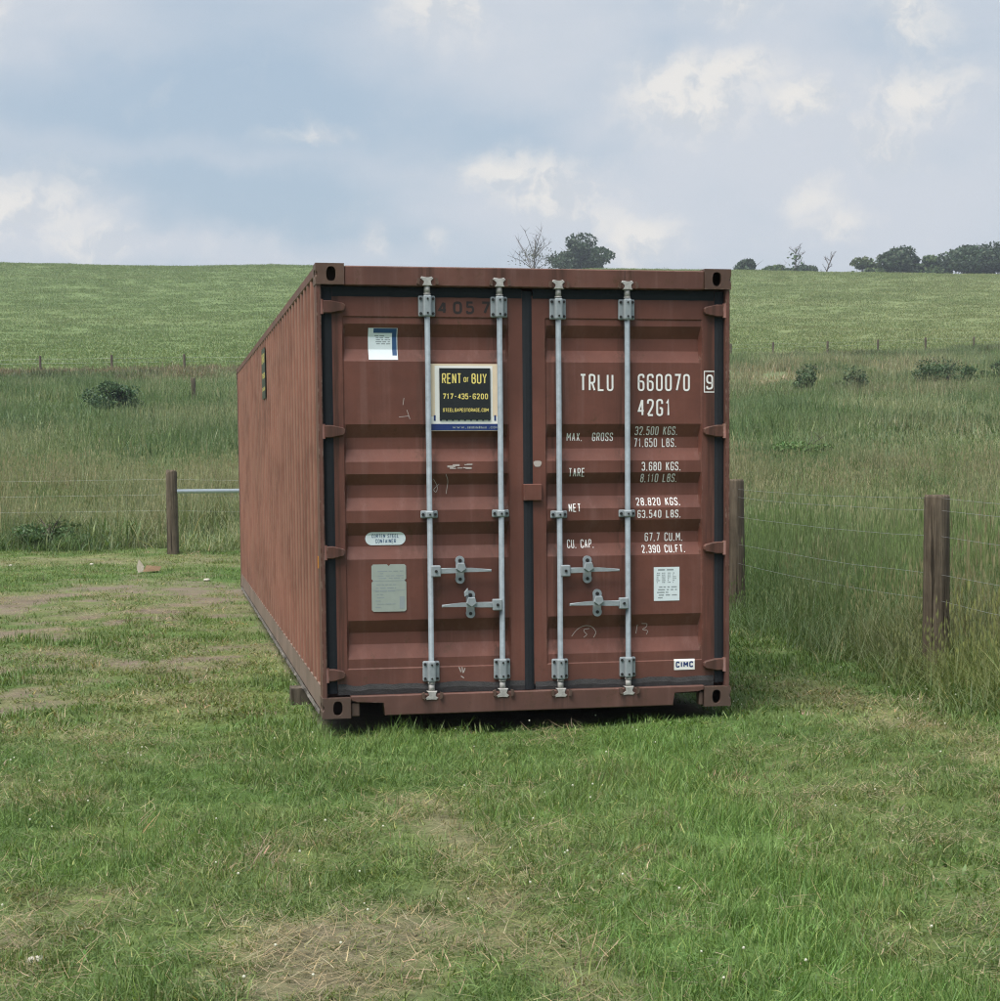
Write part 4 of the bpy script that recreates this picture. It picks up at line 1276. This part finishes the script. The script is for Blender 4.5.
def tree(name, x, y, H, Wd, col, label, cat='tree', group=None, seed=0, trunk_frac=.25, leaves=2600, leaf=.30, bare=False, clumps=16, lean=0.0, limb_n=9):
    r = random.Random(seed); nr = np.random.default_rng(seed)
    root = empty(name, (x, y, tz(x, y) - .1), label=label, cat=cat, group=group)
    bm = B()
    tr = max(.03, H * .022)
    top = Vector((lean * H, 0, H * (.9 if bare else .72)))
    tube(bm, [Vector((0, 0, -.2)), top * .3 + Vector((r.uniform(-.02, .02) * H, 0, 0)), top * .65, top], [tr * 1.25, tr, tr * .7, tr * .2], 7)
    ends = []
    for k in range(limb_n):
        q = r.uniform(trunk_frac, .9)
        b0 = top * q
        a = r.uniform(0, 6.28)
        L_ = Wd * r.uniform(.3, .5) * (1.15 - .4 * q) * (1 if bare else .62)
        e = b0 + Vector((math.cos(a) * L_, math.sin(a) * L_, L_ * r.uniform(.3, 1.0) * (1.5 if bare else 1)))
        mid = (b0 + e) / 2 + Vector((0, 0, L_ * .08))
        tube(bm, [b0, mid, e], [tr * .5, tr * .32, tr * .12], 5)
        ends.append(e)
        for q2 in range(5 if bare else 2):
            b1 = b0.lerp(e, r.uniform(.35, .95))
            d = Vector((r.uniform(-1, 1), r.uniform(-1, 1), r.uniform(.2, 1.4))).normalized() * L_ * r.uniform(.25, .55)
            tube(bm, [b1, b1 + d], [tr * .2, tr * .06], 4, cap=False)
    obj('trunk', bm, M['bark'], root)
    if leaves:
        C_, R_ = [], []
        for k in range(clumps):
            while True:
                p = Vector((r.uniform(-1, 1), r.uniform(-1, 1), r.uniform(-1, 1)))
                if p.length < 1: break
            zc = trunk_frac + (1 - trunk_frac) * ((.40 if cat == 'bush' else .5) + .40 * p.z)
            wf = math.sqrt(max(.1, 1 - (abs(p.z) * .95) ** 2))
            C_.append((p.x * Wd * .36 * wf + lean * H * zc, p.y * Wd * .36 * wf, zc * H)); R_.append(Wd * r.uniform(.08, .25))
        C_, R_ = np.array(C_), np.array(R_)
        ci = nr.integers(0, clumps, leaves)
        d = nr.normal(size=(leaves, 3)); d /= np.linalg.norm(d, axis=1, keepdims=True)
        rad = R_[ci] * nr.uniform(.35, 1.12, leaves) ** .6
        pts = C_[ci] + d * rad[:, None] * np.array([1, 1, .8 * H * (1 - trunk_frac) / Wd if H * (1 - trunk_frac) < Wd else .95])
        keep = (pts[:, 2] > .12 * H * (trunk_frac > .12)) & (pts[:, 2] < H * 1.02)
        pts = pts[keep]; ci = ci[keep]
        shade = (nr.uniform(.72, 1.25, clumps))[ci] * nr.uniform(.75, 1.25, len(pts))
        cols = np.array(col)[None] * shade[:, None]
        cols[:, 0] *= nr.uniform(.85, 1.15, len(pts))
        leaf_mesh('crown' if cat == 'tree' else 'foliage', pts, leaf * nr.uniform(.6, 1.3, len(pts)), cols, root, M['leaf'], seed)
    return root
CREST_S = 395.0
def crest_tree(name, u, v_top, wpx, col, label, s=CREST_S, **kw):
    kw.setdefault('leaf', .40)
    if kw.get('leaves', 0) > 1000: kw['leaves'] = int(kw['leaves'] * 1.8)
    a = (u - PPX) / FPX
    x, y = xy_of(s, a * s)
    zt = CAM[2] + s * (463 - v_top) / FPX
    H = zt - tz(x, y)
    tree(name, x, y, max(H, 2.0), (1.75 if name == 'shrub' else 1.42) * wpx * s / FPX, col, label, **kw)
DK = (.046, .074, .042); MG = (.080, .122, .054); LG = (.115, .155, .070)
G1 = 'trees on the hill crest'
crest_tree('tree', 537, 248, 44, (.07, .075, .05), 'sparse half-bare tree behind the container, left of the dense one', group=G1, seed=1, leaves=320, leaf=.22, limb_n=18, bare=True)
crest_tree('tree', 583, 238, 50, DK, 'dense dark round tree showing above the container roof', group=G1, seed=2, leaves=4200, clumps=22, trunk_frac=.12)
crest_tree('shrub', 753, 261, 26, DK, 'small dark round shrub on the crest nearest the container', cat='shrub', group='shrubs on the hill crest', seed=3, trunk_frac=.05, leaves=1500, clumps=9)
crest_tree('shrub', 778, 267, 30, MG, 'low flat shrub on the crest under the bare trees', cat='shrub', group='shrubs on the hill crest', seed=4, trunk_frac=.05, leaves=1300, clumps=9)
crest_tree('shrub', 799, 265, 28, DK, 'low dark shrub between the two bare trees on the crest', cat='shrub', group='shrubs on the hill crest', seed=14, trunk_frac=.05, leaves=1300, clumps=8)
crest_tree('bare_tree', 795, 249, 16, MG, 'thin upright leafless tree on the crest', group=G1, seed=5, leaves=40, bare=True, limb_n=10)
crest_tree('bare_tree', 819, 253, 15, MG, 'thin leafless tree leaning right on the crest', group=G1, seed=6, leaves=0, bare=True, limb_n=7, lean=.35)
crest_tree('shrub', 862, 263, 32, LG, 'pale green rounded shrub on the crest', cat='shrub', group='shrubs on the hill crest', seed=7, trunk_frac=.05, leaves=1700, clumps=10)
crest_tree('tree', 901, 252, 44, (.044, .070, .038), 'round dark tree between the pale shrub and the largest tree', group=G1, seed=8, leaves=3200, clumps=18, trunk_frac=.10)
crest_tree('shrub', 931, 260, 34, MG, 'mid green shrub left of the largest tree', cat='shrub', group='shrubs on the hill crest', seed=9, trunk_frac=.05, leaves=1700, clumps=10)
crest_tree('tree', 972, 245, 58, DK, 'largest dark spreading tree at the right end of the crest', group=G1, seed=10, leaves=4600, clumps=24, trunk_frac=.12)
crest_tree('shrub', 1018, 262, 40, DK, 'dark shrub cut by the right edge of the crest', cat='shrub', group='shrubs on the hill crest', seed=12, trunk_frac=.05, leaves=1600, clumps=10)

def meadow_bush(u, v_base, v_top, wpx, s, col, label, seed, leaves=1500, leaf=.09, clumps=12, name='bush'):
    a = (u - PPX) / FPX
    x, y = xy_of(s, a * s)
    zt = CAM[2] + s * (463 - v_top) / FPX
    H = max(.5, zt - tz(x, y))
    tree(name, x, y, H * 1.35, 1.5 * wpx * s / FPX, col, label, cat='bush', group='bushes in the meadow', seed=seed, trunk_frac=.04, leaves=int(leaves * 2.2), leaf=leaf * .72, clumps=int(clumps * 1.7), limb_n=6)
meadow_bush(118, 415, 384, 46, s_for(118, 414), (.050, .092, .044), 'dark low bush in the left meadow', 31, 2600)
meadow_bush(130, 398, 386, 34, s_for(125, 398), (.13, .20, .07), 'bright green bush just behind the dark one in the left meadow', 33, 1100)
meadow_bush(50, 548, 527, 60, s_for(60, 545), (.07, .12, .05), 'dark green weed bush at the foot of the left fence', 34, 1700, .05)
meadow_bush(805, 470, 440, 60, s_for(805, 470), (.115, .195, .065), 'fresh green low bush in the right meadow behind the fence', 35, 1900, .08)
meadow_bush(808, 399, 370, 26, s_for(808, 399), (.075, .115, .055), 'small upright bush near the straw patch in the right meadow', 36, 900)
meadow_bush(851, 398, 373, 26, s_for(851, 398), (.070, .105, .052), 'narrow dark bush left of the wide one below the far fence', 37, 900)
meadow_bush(946, 392, 363, 56, s_for(946, 392), (.070, .115, .052), 'wide dark bush below the far right fence', 38, 2200)
meadow_bush(998, 388, 366, 30, s_for(998, 388), (.075, .12, .055), 'bush at the right edge below the far fence', 39, 1000)

# ================================================================== SMALL THINGS ON THE GROUND
def stone(u, v, size, label, m_, flat=.6, seed=0):
    x, y = GP(u, v, -.08)
    r = random.Random(seed)
    bm = B()
    bmesh.ops.create_icosphere(bm, subdivisions=2, radius=size)
    for vtx in bm.verts:
        k = 1 + .22 * (math.sin(vtx.co.x * 60 / (size * 30) + seed) * math.cos(vtx.co.y * 70 / (size * 30)) + r.uniform(-.3, .3))
        vtx.co = Vector((vtx.co.x * k * 1.35, vtx.co.y * k, vtx.co.z * k * flat))
    o = obj('stone', bm, m_, smooth=True, label=label, cat='stone', group='loose stones')
    o.location = (x, y, tz(x, y) + size * flat * .75)
    o.rotation_euler = (0, 0, r.uniform(0, 3))
stone(35, 951, .026, 'small white stone in the thin grass at the lower left', M['stone'], seed=1)
stone(92, 573, .034, 'pale stone on the worn ground left of the scrap', M['stone'], seed=2)
stone(11, 573, .028, 'pale stone at the far left of the worn ground', M['stone'], seed=3)
stone(207, 586, .04, 'pale stone on the worn ground nearest the container', M['stone'], seed=4)
def scrap():
    x, y = GP(143, 577, -.05)
    root = empty('cardboard_scrap', (x, y, tz(x, y)), label='torn pale and brown cardboard scrap lying on the worn ground', cat='scrap')
    def wad(name, pts, m_):
        bm = B()
        vs = [bm.verts.new(p) for p in pts]
        c = bm.verts.new(tuple(sum(p[i] for p in pts) / len(pts) + (.03 if i == 2 else 0) for i in range(3)))
        for k in range(len(vs)): bm.faces.new((vs[k], vs[(k + 1) % len(vs)], c))
        bmesh.ops.solidify(bm, geom=bm.faces[:], thickness=.008)
        obj(name, bm, m_, root)
    wad('torn_flap', [(-.07, -.02, .0), (0, -.05, .02), (.02, 0, .09), (-.05, .02, .19), (-.08, .01, .09)], M['scrap'])
    wad('sheet', [(.0, -.08, .02), (.22, -.06, .03), (.25, .10, .08), (.05, .12, .10)], M['scrap_brown'])
scrap()

# ================================================================== GRASS (uncountable: stuff)
def blades(n, rad, h0, h1, w0, w1, lean, seed, segs=3, curve=.6, heads=0, head_h=(0, 0), flat=False, colvar=.25, leafy=False, dryfrac=0.0):
    """mesh of n curved tapering blades; per-blade colour factor in 'bv'"""
    r = np.random.default_rng(seed)
    V, F, Cc = [], [], []
    def strip(p, az_, L_, wd, bend, col, tilt):
        d = np.array([math.cos(az_), math.sin(az_), 0]); sd = np.array([-d[1], d[0], 0])
        base = len(V)
        pos = np.array(p, float); ang = tilt
        for k in range(segs + 1):
            q = k / segs
            ww = wd * ((1 - q) ** .7 if not leafy else math.sin(math.pi * min(.98, .12 + q * .86))) * .5
            if k < segs:
                V.append(pos - sd * ww); V.append(pos + sd * ww); Cc.append(col); Cc.append(col)
            else:
                V.append(pos.copy()); Cc.append(col)
            step = L_ / segs
            pos = pos + (d * math.sin(ang) + np.array([0, 0, math.cos(ang)])) * step
            if flat: pos[2] = max(pos[2], .004)
            ang += bend / segs
        for k in range(segs - 1):
            a = base + 2 * k
            F.append((a, a + 1, a + 3, a + 2))
        a = base + 2 * (segs - 1)
        F.append((a, a + 1, a + 2))
    for i in range(n):
        rr = rad * math.sqrt(r.random()); th = r.random() * 6.283
        p = (rr * math.cos(th), rr * math.sin(th), r.uniform(.004, .03) if flat else -.01)
        g = r.uniform(1 - colvar, 1 + colvar)
        col = np.array([g * r.uniform(.88, 1.18), g, g * r.uniform(.85, 1.15)])
        if r.random() < dryfrac: col = col * np.array([2.1, 1.55, 1.9])
        strip(p, r.random() * 6.283, r.uniform(h0, h1), r.uniform(w0, w1), r.uniform(.1, curve) if not flat else r.uniform(-.5, .35), col, (r.uniform(1.25, 1.6) if flat else abs(r.normal(0, lean))))
    for i in range(heads):
        rr = rad * math.sqrt(r.random()); th = r.random() * 6.283
        x, y = rr * math.cos(th), rr * math.sin(th)
        H = r.uniform(*head_h); az_ = r.random() * 6.283; ln = r.uniform(.02, .22)
        tip = np.array([x + math.cos(az_) * ln * H, y + math.sin(az_) * ln * H, H])
        col = np.array([1.7, 1.4, 1.6]) * r.uniform(.85, 1.2)
        b0 = len(V); sd = np.array([-math.sin(az_), math.cos(az_), 0]) * w0 * .35
        V += [np.array([x, y, 0]) - sd, np.array([x, y, 0]) + sd, tip]; Cc += [col] * 3
        F.append((b0, b0 + 1, b0 + 2))
        hl = H * r.uniform(.10, .16); hw = hl * r.uniform(.03, .06)
        for q in (0, 1.57):
            s2 = np.array([math.cos(az_ + q), math.sin(az_ + q), 0]) * hw
            b0 = len(V)
            V += [tip - np.array([0, 0, hl * .55]), tip - s2, tip + np.array([0, 0, hl * .45]), tip + s2]; Cc += [col * 1.12] * 4
            F.append((b0, b0 + 1, b0 + 2, b0 + 3))
    me = bpy.data.meshes.new('blades')
    me.from_pydata([tuple(v) for v in V], [], F)
    at = me.attributes.new('bv', 'FLOAT_COLOR', 'POINT')
    Cc = np.array(Cc)
    at.data.foreach_set('color', np.concatenate([Cc, np.ones((len(Cc), 1))], 1).ravel().astype(np.float32))
    me.materials.append(M['blade'])
    me.polygons.foreach_set('use_smooth', [True] * len(me.polygons))
    return me
def proto_set(name, meshes):
    c = bpy.data.collections.new(name)
    for k, me in enumerate(meshes):
        c.objects.link(bpy.data.objects.new('%s_%02d' % (name, k), me))
    return c
def scatter(name, label, cat, coll, x, y, rot, scl, tint, nproto, dz=0.0):
    """instances of the clumps on points; each point brings its own turn, size and colour"""
    n = len(x)
    z = terrain(x, y) + dz
    me = bpy.data.meshes.new(name)
    me.vertices.add(n); me.vertices.foreach_set('co', np.stack([x, y, z], -1).ravel().astype(np.float32))
    me.update()
    for nm, tp, key, arr in (('rot', 'FLOAT_VECTOR', 'vector', rot), ('scl', 'FLOAT_VECTOR', 'vector', scl), ('tint', 'FLOAT_COLOR', 'color', np.concatenate([tint, np.ones((n, 1))], 1))):
        at = me.attributes.new(nm, tp, 'POINT'); at.data.foreach_set(key, arr.ravel().astype(np.float32))
    at = me.attributes.new('pid', 'INT', 'POINT'); at.data.foreach_set('value', rng.integers(0, nproto, n).astype(np.int32))
    o = link(bpy.data.objects.new(name, me), label=label, cat=cat, kind='stuff')
    ng = bpy.data.node_groups.new(name + '_scatter', 'GeometryNodeTree')
    ng.interface.new_socket('Geometry', in_out='INPUT', socket_type='NodeSocketGeometry')
    ng.interface.new_socket('Geometry', in_out='OUTPUT', socket_type='NodeSocketGeometry')
    N = ng.nodes.new
    gi, go, ci, ip = N('NodeGroupInput'), N('NodeGroupOutput'), N('GeometryNodeCollectionInfo'), N('GeometryNodeInstanceOnPoints')
    ci.inputs['Collection'].default_value = coll
    ci.inputs['Separate Children'].default_value = True
    ci.inputs['Reset Children'].default_value = True
    ip.inputs['Pick Instance'].default_value = True
    def na(nm, tp):
        q = N('GeometryNodeInputNamedAttribute'); q.data_type = tp; q.inputs[0].default_value = nm
        return q.outputs[0]
    L = ng.links.new
    L(gi.outputs[0], ip.inputs['Points']); L(ci.outputs[0], ip.inputs['Instance'])
    L(na('pid', 'INT'), ip.inputs['Instance Index']); L(na('rot', 'FLOAT_VECTOR'), ip.inputs['Rotation']); L(na('scl', 'FLOAT_VECTOR'), ip.inputs['Scale'])
    L(ip.outputs[0], go.inputs[0])
    md = o.modifiers.new('scatter', 'NODES'); md.node_group = ng
    return o
def sample(s0, s1, dens, margin=1.6):
    """random points on the ground between two distances, over the width the picture can show"""
    lo, hi = (-PPX - 60) / FPX, (1000 - PPX + 60) / FPX
    area = (hi - lo) * (s1 * s1 - s0 * s0) / 2 + 2 * margin * (s1 - s0)
    n = int(area * dens)
    s = rng.uniform(s0, s1, n * 2)
    wd = (hi - lo) * s + 2 * margin
    s = s[rng.random(n * 2) < wd / wd.max()][:n]
    t = lo * s - margin + rng.random(len(s)) * ((hi - lo) * s + 2 * margin)
    return xy_of(s, t)
def under(x, y, m_=0.0):
    return (x > -.02 - m_) & (x < CW + .02 + m_) & (y > .12 - m_) & (y < CL + m_)
def spin(n, tilt=.12):
    return np.stack([rng.normal(0, tilt, n), rng.normal(0, tilt, n), rng.random(n) * 6.283], -1)
def lawn_tint(x, y):
    dry, bare, lush = lawn_masks(x, y)
    c = lerp(np.broadcast_to(GREEN, x.shape + (3,)), LUSH, lush)
    mott = fbm(x * 1.3, y * 1.3, 71, 4)
    c = lerp(c, OLIVE, np.clip(dry * .85 + .5 * (mott - .5), 0, 1))
    k = sstep(rng.random(len(x)), 1 - dry * .45, 1.0)
    c = lerp(c, STRAW * .85, k)
    return c * rng.uniform(.8, 1.22, len(x))[:, None], dry, bare, lush

# --- mown grass
near = proto_set('lawn_clump', [blades(60, .12, .035, .100, .0026, .0048, .85, 100 + k, curve=1.9, dryfrac=.07, colvar=.38) for k in range(7)])
mid = proto_set('lawn_clump_far', [blades(46, .17, .04, .11, .006, .010, .65, 120 + k, segs=2, curve=1.5, dryfrac=.07, colvar=.38) for k in range(6)])
X, Y = [], []
for s0, s1, d in ((4.2, 7.5, 190), (7.5, 11.0, 130)):
    a, b_ = sample(s0, s1, d); X.append(a); Y.append(b_)
x, y = np.concatenate(X), np.concatenate(Y)
def lawn_keep(x, y):
    tint, dry, bare, lush = lawn_tint(x, y)
    tz_ = tall_zone(x, y)
    k = (rng.random(len(x)) > bare * .97) & (tz_ < .55) & ~under(x, y)
    tuss = sstep(fbm(x * 2.3, y * 2.3, 87, 3), .56, .70)
    hgt = (.52 + .55 * lush - .22 * dry + .50 * tuss * (1 - dry)) * rng.uniform(.75, 1.3, len(x)) * (.75 + .6 * fbm(x * 1.7, y * 1.7, 81, 3)) * (1 - .45 * bare)
    edge = np.exp(-((y + .05) / .28) ** 2) * ((x > .1) & (x < 2.3)) * sstep(fbm(x * 4, y * 4, 83, 2), .35, .7)
    hgt = hgt * (1 - .45 * np.exp(-((y + .1) / .35) ** 2) * ((x > .1) & (x < 2.5))) * (1 + 1.3 * edge * (rng.random(len(x)) < .12)) * (1 + .8 * sstep(tz_, .1, .5))
    return k, tint, hgt
k, tint, hgt = lawn_keep(x, y)
x, y, tint, hgt = x[k], y[k], tint[k], hgt[k]
n = len(x)
scatter('lawn_grass', 'short uneven mown grass in front of the container', 'grass', near, x, y, spin(n, .22), np.stack([rng.uniform(.85, 1.2, n)] * 2 + [hgt * 1.05], -1), tint, 7)
X, Y = [], []
for s0, s1, d in ((11.0, 17.0, 62), (17.0, 30.5, 30)):
    a, b_ = sample(s0, s1, d); X.append(a); Y.append(b_)
x, y = np.concatenate(X), np.concatenate(Y)
k, tint, hgt = lawn_keep(x, y)
x, y, tint, hgt = x[k], y[k], tint[k], hgt[k]
n = len(x)
scatter('lawn_grass', 'short worn grass along the side of the container', 'grass', mid, x, y, spin(n), np.stack([rng.uniform(.85, 1.2, n)] * 2 + [hgt], -1), tint, 6)
# --- dead cuttings lying on the mown ground
straw = proto_set('straw_clump', [blades(30, .13, .03, .11, .0018, .0032, .5, 140 + k, segs=3, flat=True, colvar=.35) for k in range(6)])
x1, y1 = sample(4.2, 11, 75); x2, y2 = sample(11, 22, 22)
x, y = np.concatenate([x1, x2]), np.concatenate([y1, y2])
dry, bare, lush = lawn_masks(x, y)
k = (rng.random(len(x)) < np.clip(dry * 1.0 + .10, 0, 1) * (1 - .6 * lush)) & (tall_zone(x, y) < .4) & ~under(x, y)
x, y = x[k], y[k]; n = len(x)
scatter('cut_straw', 'dry straw-coloured cuttings lying on the mown ground', 'cut grass', straw, x, y, spin(n, .06), np.stack([rng.uniform(.8, 1.4, n)] * 3, -1), STRAW[None] * rng.uniform(.75, 1.25, n)[:, None], 6, .004)
# --- broad-leaved weeds in the turf
weed = proto_set('weed_clump', [blades(16, .06, .025, .055, .009, .016, .85, 160 + k, segs=4, curve=.9, leafy=True) for k in range(4)])
x, y = sample(4.2, 16, 6.0)
cl = fbm(x * .8, y * .8, 91, 3)
dry, bare, lush = lawn_masks(x, y)
k = (cl > .56) & (tall_zone(x, y) < .3) & ~under(x, y, .05) & (bare < .5)
x, y = x[k], y[k]; n = len(x)
scatter('turf_weeds', 'low broad-leaved weeds scattered through the mown grass', 'weeds', weed, x, y, spin(n), np.stack([rng.uniform(.6, 1.15, n)] * 3, -1), np.array([.115, .205, .065])[None] * rng.uniform(.75, 1.2, n)[:, None], 4)
# --- clover heads
def clover_mesh(seed):
    r = np.random.default_rng(seed)
    bm = B()
    bmesh.ops.create_icosphere(bm, subdivisions=1, radius=.0048, matrix=Matrix.Translation((0, 0, .065)))
    me = bpy.data.meshes.new('clover'); bm.to_mesh(me); bm.free()
    at = me.attributes.new('bv', 'FLOAT_COLOR', 'POINT')
    at.data.foreach_set('color', np.ones(len(me.vertices) * 4, np.float32))
    me.materials.append(M['blade'])
    return me
clov = proto_set('clover_head', [clover_mesh(1)])
x, y = sample(5, 15, 4.0)
k = (fbm(x * .9, y * .9, 95, 3) > .50) & (tall_zone(x, y) < .3) & ~under(x, y)
x, y = x[k], y[k]; n = len(x)
scatter('clover_heads', 'tiny white clover heads dotted over the mown grass', 'clover', clov, x, y, spin(n), np.stack([rng.uniform(.7, 1.2, n)] * 3, -1), np.array([.62, .62, .55])[None] * np.ones((n, 1)), 1)

# --- tall grass by the fences and the meadow behind
def meadow_tint(x, y, extra=0.0):
    s, t = st_of(x, y)
    a = fbm(x * .22, y * .22, 51, 4); b_ = fbm(x * .9, y * .9, 52, 3); g = fbm(x * .07, y * .07, 53, 3)
    c = lerp(np.broadcast_to(MEADOW, x.shape + (3,)), MEADOW2, sstep(a + .25 * (b_ - .5), .45, .57))
    c = lerp(c, MTAN, np.clip(.65 * sstep(g + .35 * (b_ - .5), .50, .68), 0, 1))
    c = lerp(c, np.array([.085, .15, .05]), .75 * sstep(fbm(x * .35, y * .35, 54, 3), .56, .66))
    fe = field_edge(s, t)
    strip = (1 - sstep(np.abs(s - fe + 2.2), 1.0, 4.5)) * sstep(fbm(x * .1, y * .1, 63, 3), .3, .5)
    pa = s_for(770, 386); ra = (770 - PPX) / FPX
    straw_p = np.exp(-((t / s - ra) / .020) ** 2 - ((s - pa) / 6.0) ** 2)
    c = lerp(c, np.array([.24, .20, .13]), np.clip(strip * .8 + straw_p, 0, 1))
    return c * rng.uniform(.82, 1.18, len(x))[:, None], np.clip(strip + straw_p, 0, 1)
tallp = proto_set('tall_clump', [blades(46, .20, .40, .95, .005, .009, .16, 200 + k, segs=4, curve=1.1, heads=14, head_h=(.75, 1.12), dryfrac=.07) for k in range(7)])
tallm = proto_set('tall_clump_mid', [blades(44, .32, .40, .92, .010, .018, .17, 220 + k, segs=3, curve=1.1, heads=10, head_h=(.75, 1.08), dryfrac=.07) for k in range(6)])
tallf = proto_set('tall_clump_far', [blades(48, .75, .40, .85, .024, .042, .2, 240 + k, segs=2, curve=1.0, heads=12, head_h=(.7, 1.0), dryfrac=.07) for k in range(6)])
X, Y = [], []
for s0, s1, d in ((8.5, 15, 40), (15, 22, 26)):
    a, b_ = sample(s0, s1, d, 3.0); X.append(a); Y.append(b_)
x, y = np.concatenate(X), np.concatenate(Y)
tzv = tall_zone(x, y); k = (tzv > .12) & ~under(x, y, .1) & (rng.random(len(x)) < .25 + tzv)
x, y, tzv = x[k], y[k], tzv[k]; n = len(x)
tint, _s = meadow_tint(x, y)
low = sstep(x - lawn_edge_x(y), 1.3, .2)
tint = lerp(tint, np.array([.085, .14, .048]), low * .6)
shade_w = np.exp(-((x - 4.0) / .7) ** 2) * sstep(y, 2.2, 3.4) * (1 - sstep(y, 8, 12)) * sstep(fbm(x * .9, y * .9, 99, 3), .35, .6)  # darker green weedy growth between the container and the fence
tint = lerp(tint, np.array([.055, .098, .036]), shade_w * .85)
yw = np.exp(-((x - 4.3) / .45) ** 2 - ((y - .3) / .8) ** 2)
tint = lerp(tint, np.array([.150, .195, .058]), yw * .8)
hh = (.16 + .86 * tzv) * rng.uniform(.7, 1.15, n) * (.6 + .65 * fbm(x * .8, y * .8, 84, 3))
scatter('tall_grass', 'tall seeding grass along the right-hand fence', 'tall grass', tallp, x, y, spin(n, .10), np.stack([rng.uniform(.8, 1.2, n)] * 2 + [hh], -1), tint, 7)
X, Y = [], []
for s0, s1, d in ((22, 34, 13), (34, 50, 7.5)):
    a, b_ = sample(s0, s1, d, 3.0); X.append(a); Y.append(b_)
x, y = np.concatenate(X), np.concatenate(Y)
tzv = tall_zone(x, y); k = (tzv > .15) & ~under(x, y, .15)
x, y, tzv = x[k], y[k], tzv[k]; n = len(x)
tint, _s = meadow_tint(x, y)
hh = (.22 + .70 * tzv) * rng.uniform(.65, 1.2, n) * (.30 + 1.15 * fbm(x * .45, y * .45, 85, 4))
scatter('tall_grass', 'tall rough grass just behind the rear fence', 'tall grass', tallm, x, y, spin(n, .10), np.stack([rng.uniform(.8, 1.2, n)] * 2 + [hh], -1), tint, 6)
X, Y = [], []
for s0, s1, d in ((50, 80, 2.6), (80, 182, 1.15)):
    a, b_ = sample(s0, s1, d, 4.0); X.append(a); Y.append(b_)
x, y = np.concatenate(X), np.concatenate(Y)
s_, t_ = st_of(x, y)
k = s_ < field_edge(s_, t_) - .8
x, y = x[k], y[k]; n = len(x)
tint, st_ = meadow_tint(x, y)
hh = rng.uniform(.6, 1.15, n) * (.20 + 1.30 * fbm(x * .22, y * .22, 86, 4)) * (1 - .55 * st_)
scatter('meadow_grass', 'rough meadow grass climbing towards the far fence', 'tall grass', tallf, x, y, spin(n, .10), np.stack([rng.uniform(.85, 1.25, n)] * 2 + [hh], -1), tint, 6)
# --- leafy weeds in patches through the meadow
mweed = proto_set('meadow_weed_clump', [blades(110, .55, .25, .60, .03, .055, .5, 280 + k, segs=3, curve=1.2, leafy=True, colvar=.3) for k in range(5)])
x, y = sample(30, 120, 1.3, 3.0)
s_, t_ = st_of(x, y)
k = (fbm(x * .16, y * .16, 97, 4) > .555) & (s_ < field_edge(s_, t_) - 3) & (tall_zone(x, y) > .8)
x, y = x[k], y[k]; n = len(x)
tw = lerp(np.broadcast_to(np.array([.085, .135, .070]), x.shape + (3,)), np.array([.150, .215, .085]), fbm(x * .08, y * .08, 98, 3)) * rng.uniform(.8, 1.2, n)[:, None]
scatter('meadow_weeds', 'leafy weeds growing in patches through the meadow', 'weeds', mweed, x, y, spin(n, .08), np.stack([rng.uniform(.7, 1.2, n)] * 2 + [rng.uniform(.6, 1.15, n)], -1), tw, 5)
# --- scrubby bank below the far fence
x, y = sample(70, 190, 1.5, 3.0)
s_, t_ = st_of(x, y)
db = field_edge(s_, t_) - s_
k = (db > .8) & (db < 16) & (fbm(x * .13, y * .13, 197, 4) > .40 + .012 * db)
x, y = x[k], y[k]; n = len(x)
ts = lerp(np.broadcast_to(np.array([.105, .135, .068]), x.shape + (3,)), np.array([.195, .170, .110]), sstep(fbm(x * .12, y * .12, 198, 3), .42, .62)) * rng.uniform(.75, 1.2, n)[:, None]
scatter('bank_scrub', 'rough brown and green scrub along the bank below the far fence', 'scrub', mweed, x, y, spin(n, .1), np.stack([rng.uniform(.7, 1.3, n)] * 2 + [rng.uniform(.6, 1.5, n)], -1), ts, 5)
# --- young crop on the hill
crop = proto_set('crop_clump', [blades(90, 1.6, .12, .26, .05, .09, .5, 260 + k, segs=2, curve=1.0, leafy=False, colvar=.06) for k in range(6)])
x, y = sample(96, 362, .55, 8.0)
s_, t_ = st_of(x, y)
k = s_ > field_edge(s_, t_) + .8
x, y, s_, t_ = x[k], y[k], s_[k], t_[k]; n = len(x)
kk = np.clip((t_ / s_ + .1) * 3.0, 0, 1) * .6 + .5 * (fbm(x * .03, s_ * .12, 61, 4) - .4) + .6 * (fbm(t_ * .012, s_ * .30, 62, 3) - .5)
tint = lerp(np.broadcast_to(CROP, x.shape + (3,)), CROP2, np.clip(kk, 0, 1)) * rng.uniform(.88, 1.12, n)[:, None]
scatter('field_crop', 'young green crop covering the hillside', 'crop', crop, x, y, spin(n, .05), np.stack([rng.uniform(.9, 1.2, n)] * 2 + [rng.uniform(.7, 1.1, n)], -1), tint, 6)

# ================================================================== HAZE
m = bpy.data.materials.new('thin_summer_haze')
m.use_nodes = True
t = NT(m.node_tree)
pv = t.n('ShaderNodeVolumePrincipled', {'Color': (.80, .88, 1.0, 1), 'Density': 0.00034, 'Anisotropy': 0.2})
out = t.n('ShaderNodeOutputMaterial')
t.t.links.new(pv.outputs[0], out.inputs['Volume'])
bm = B()
zlo, zhi = float(GZ.min()) - 1.0, 56.0
box(bm, float(gx[0]) - 5, float(gx[-1]) + 5, float(gy[0]) - 5, float(gy[-1]) + 5, zlo, zhi)
obj('haze', bm, m, kind='stuff', label='thin bluish summer haze over the fields', cat='haze')
scene.cycles.volume_bounces = 0
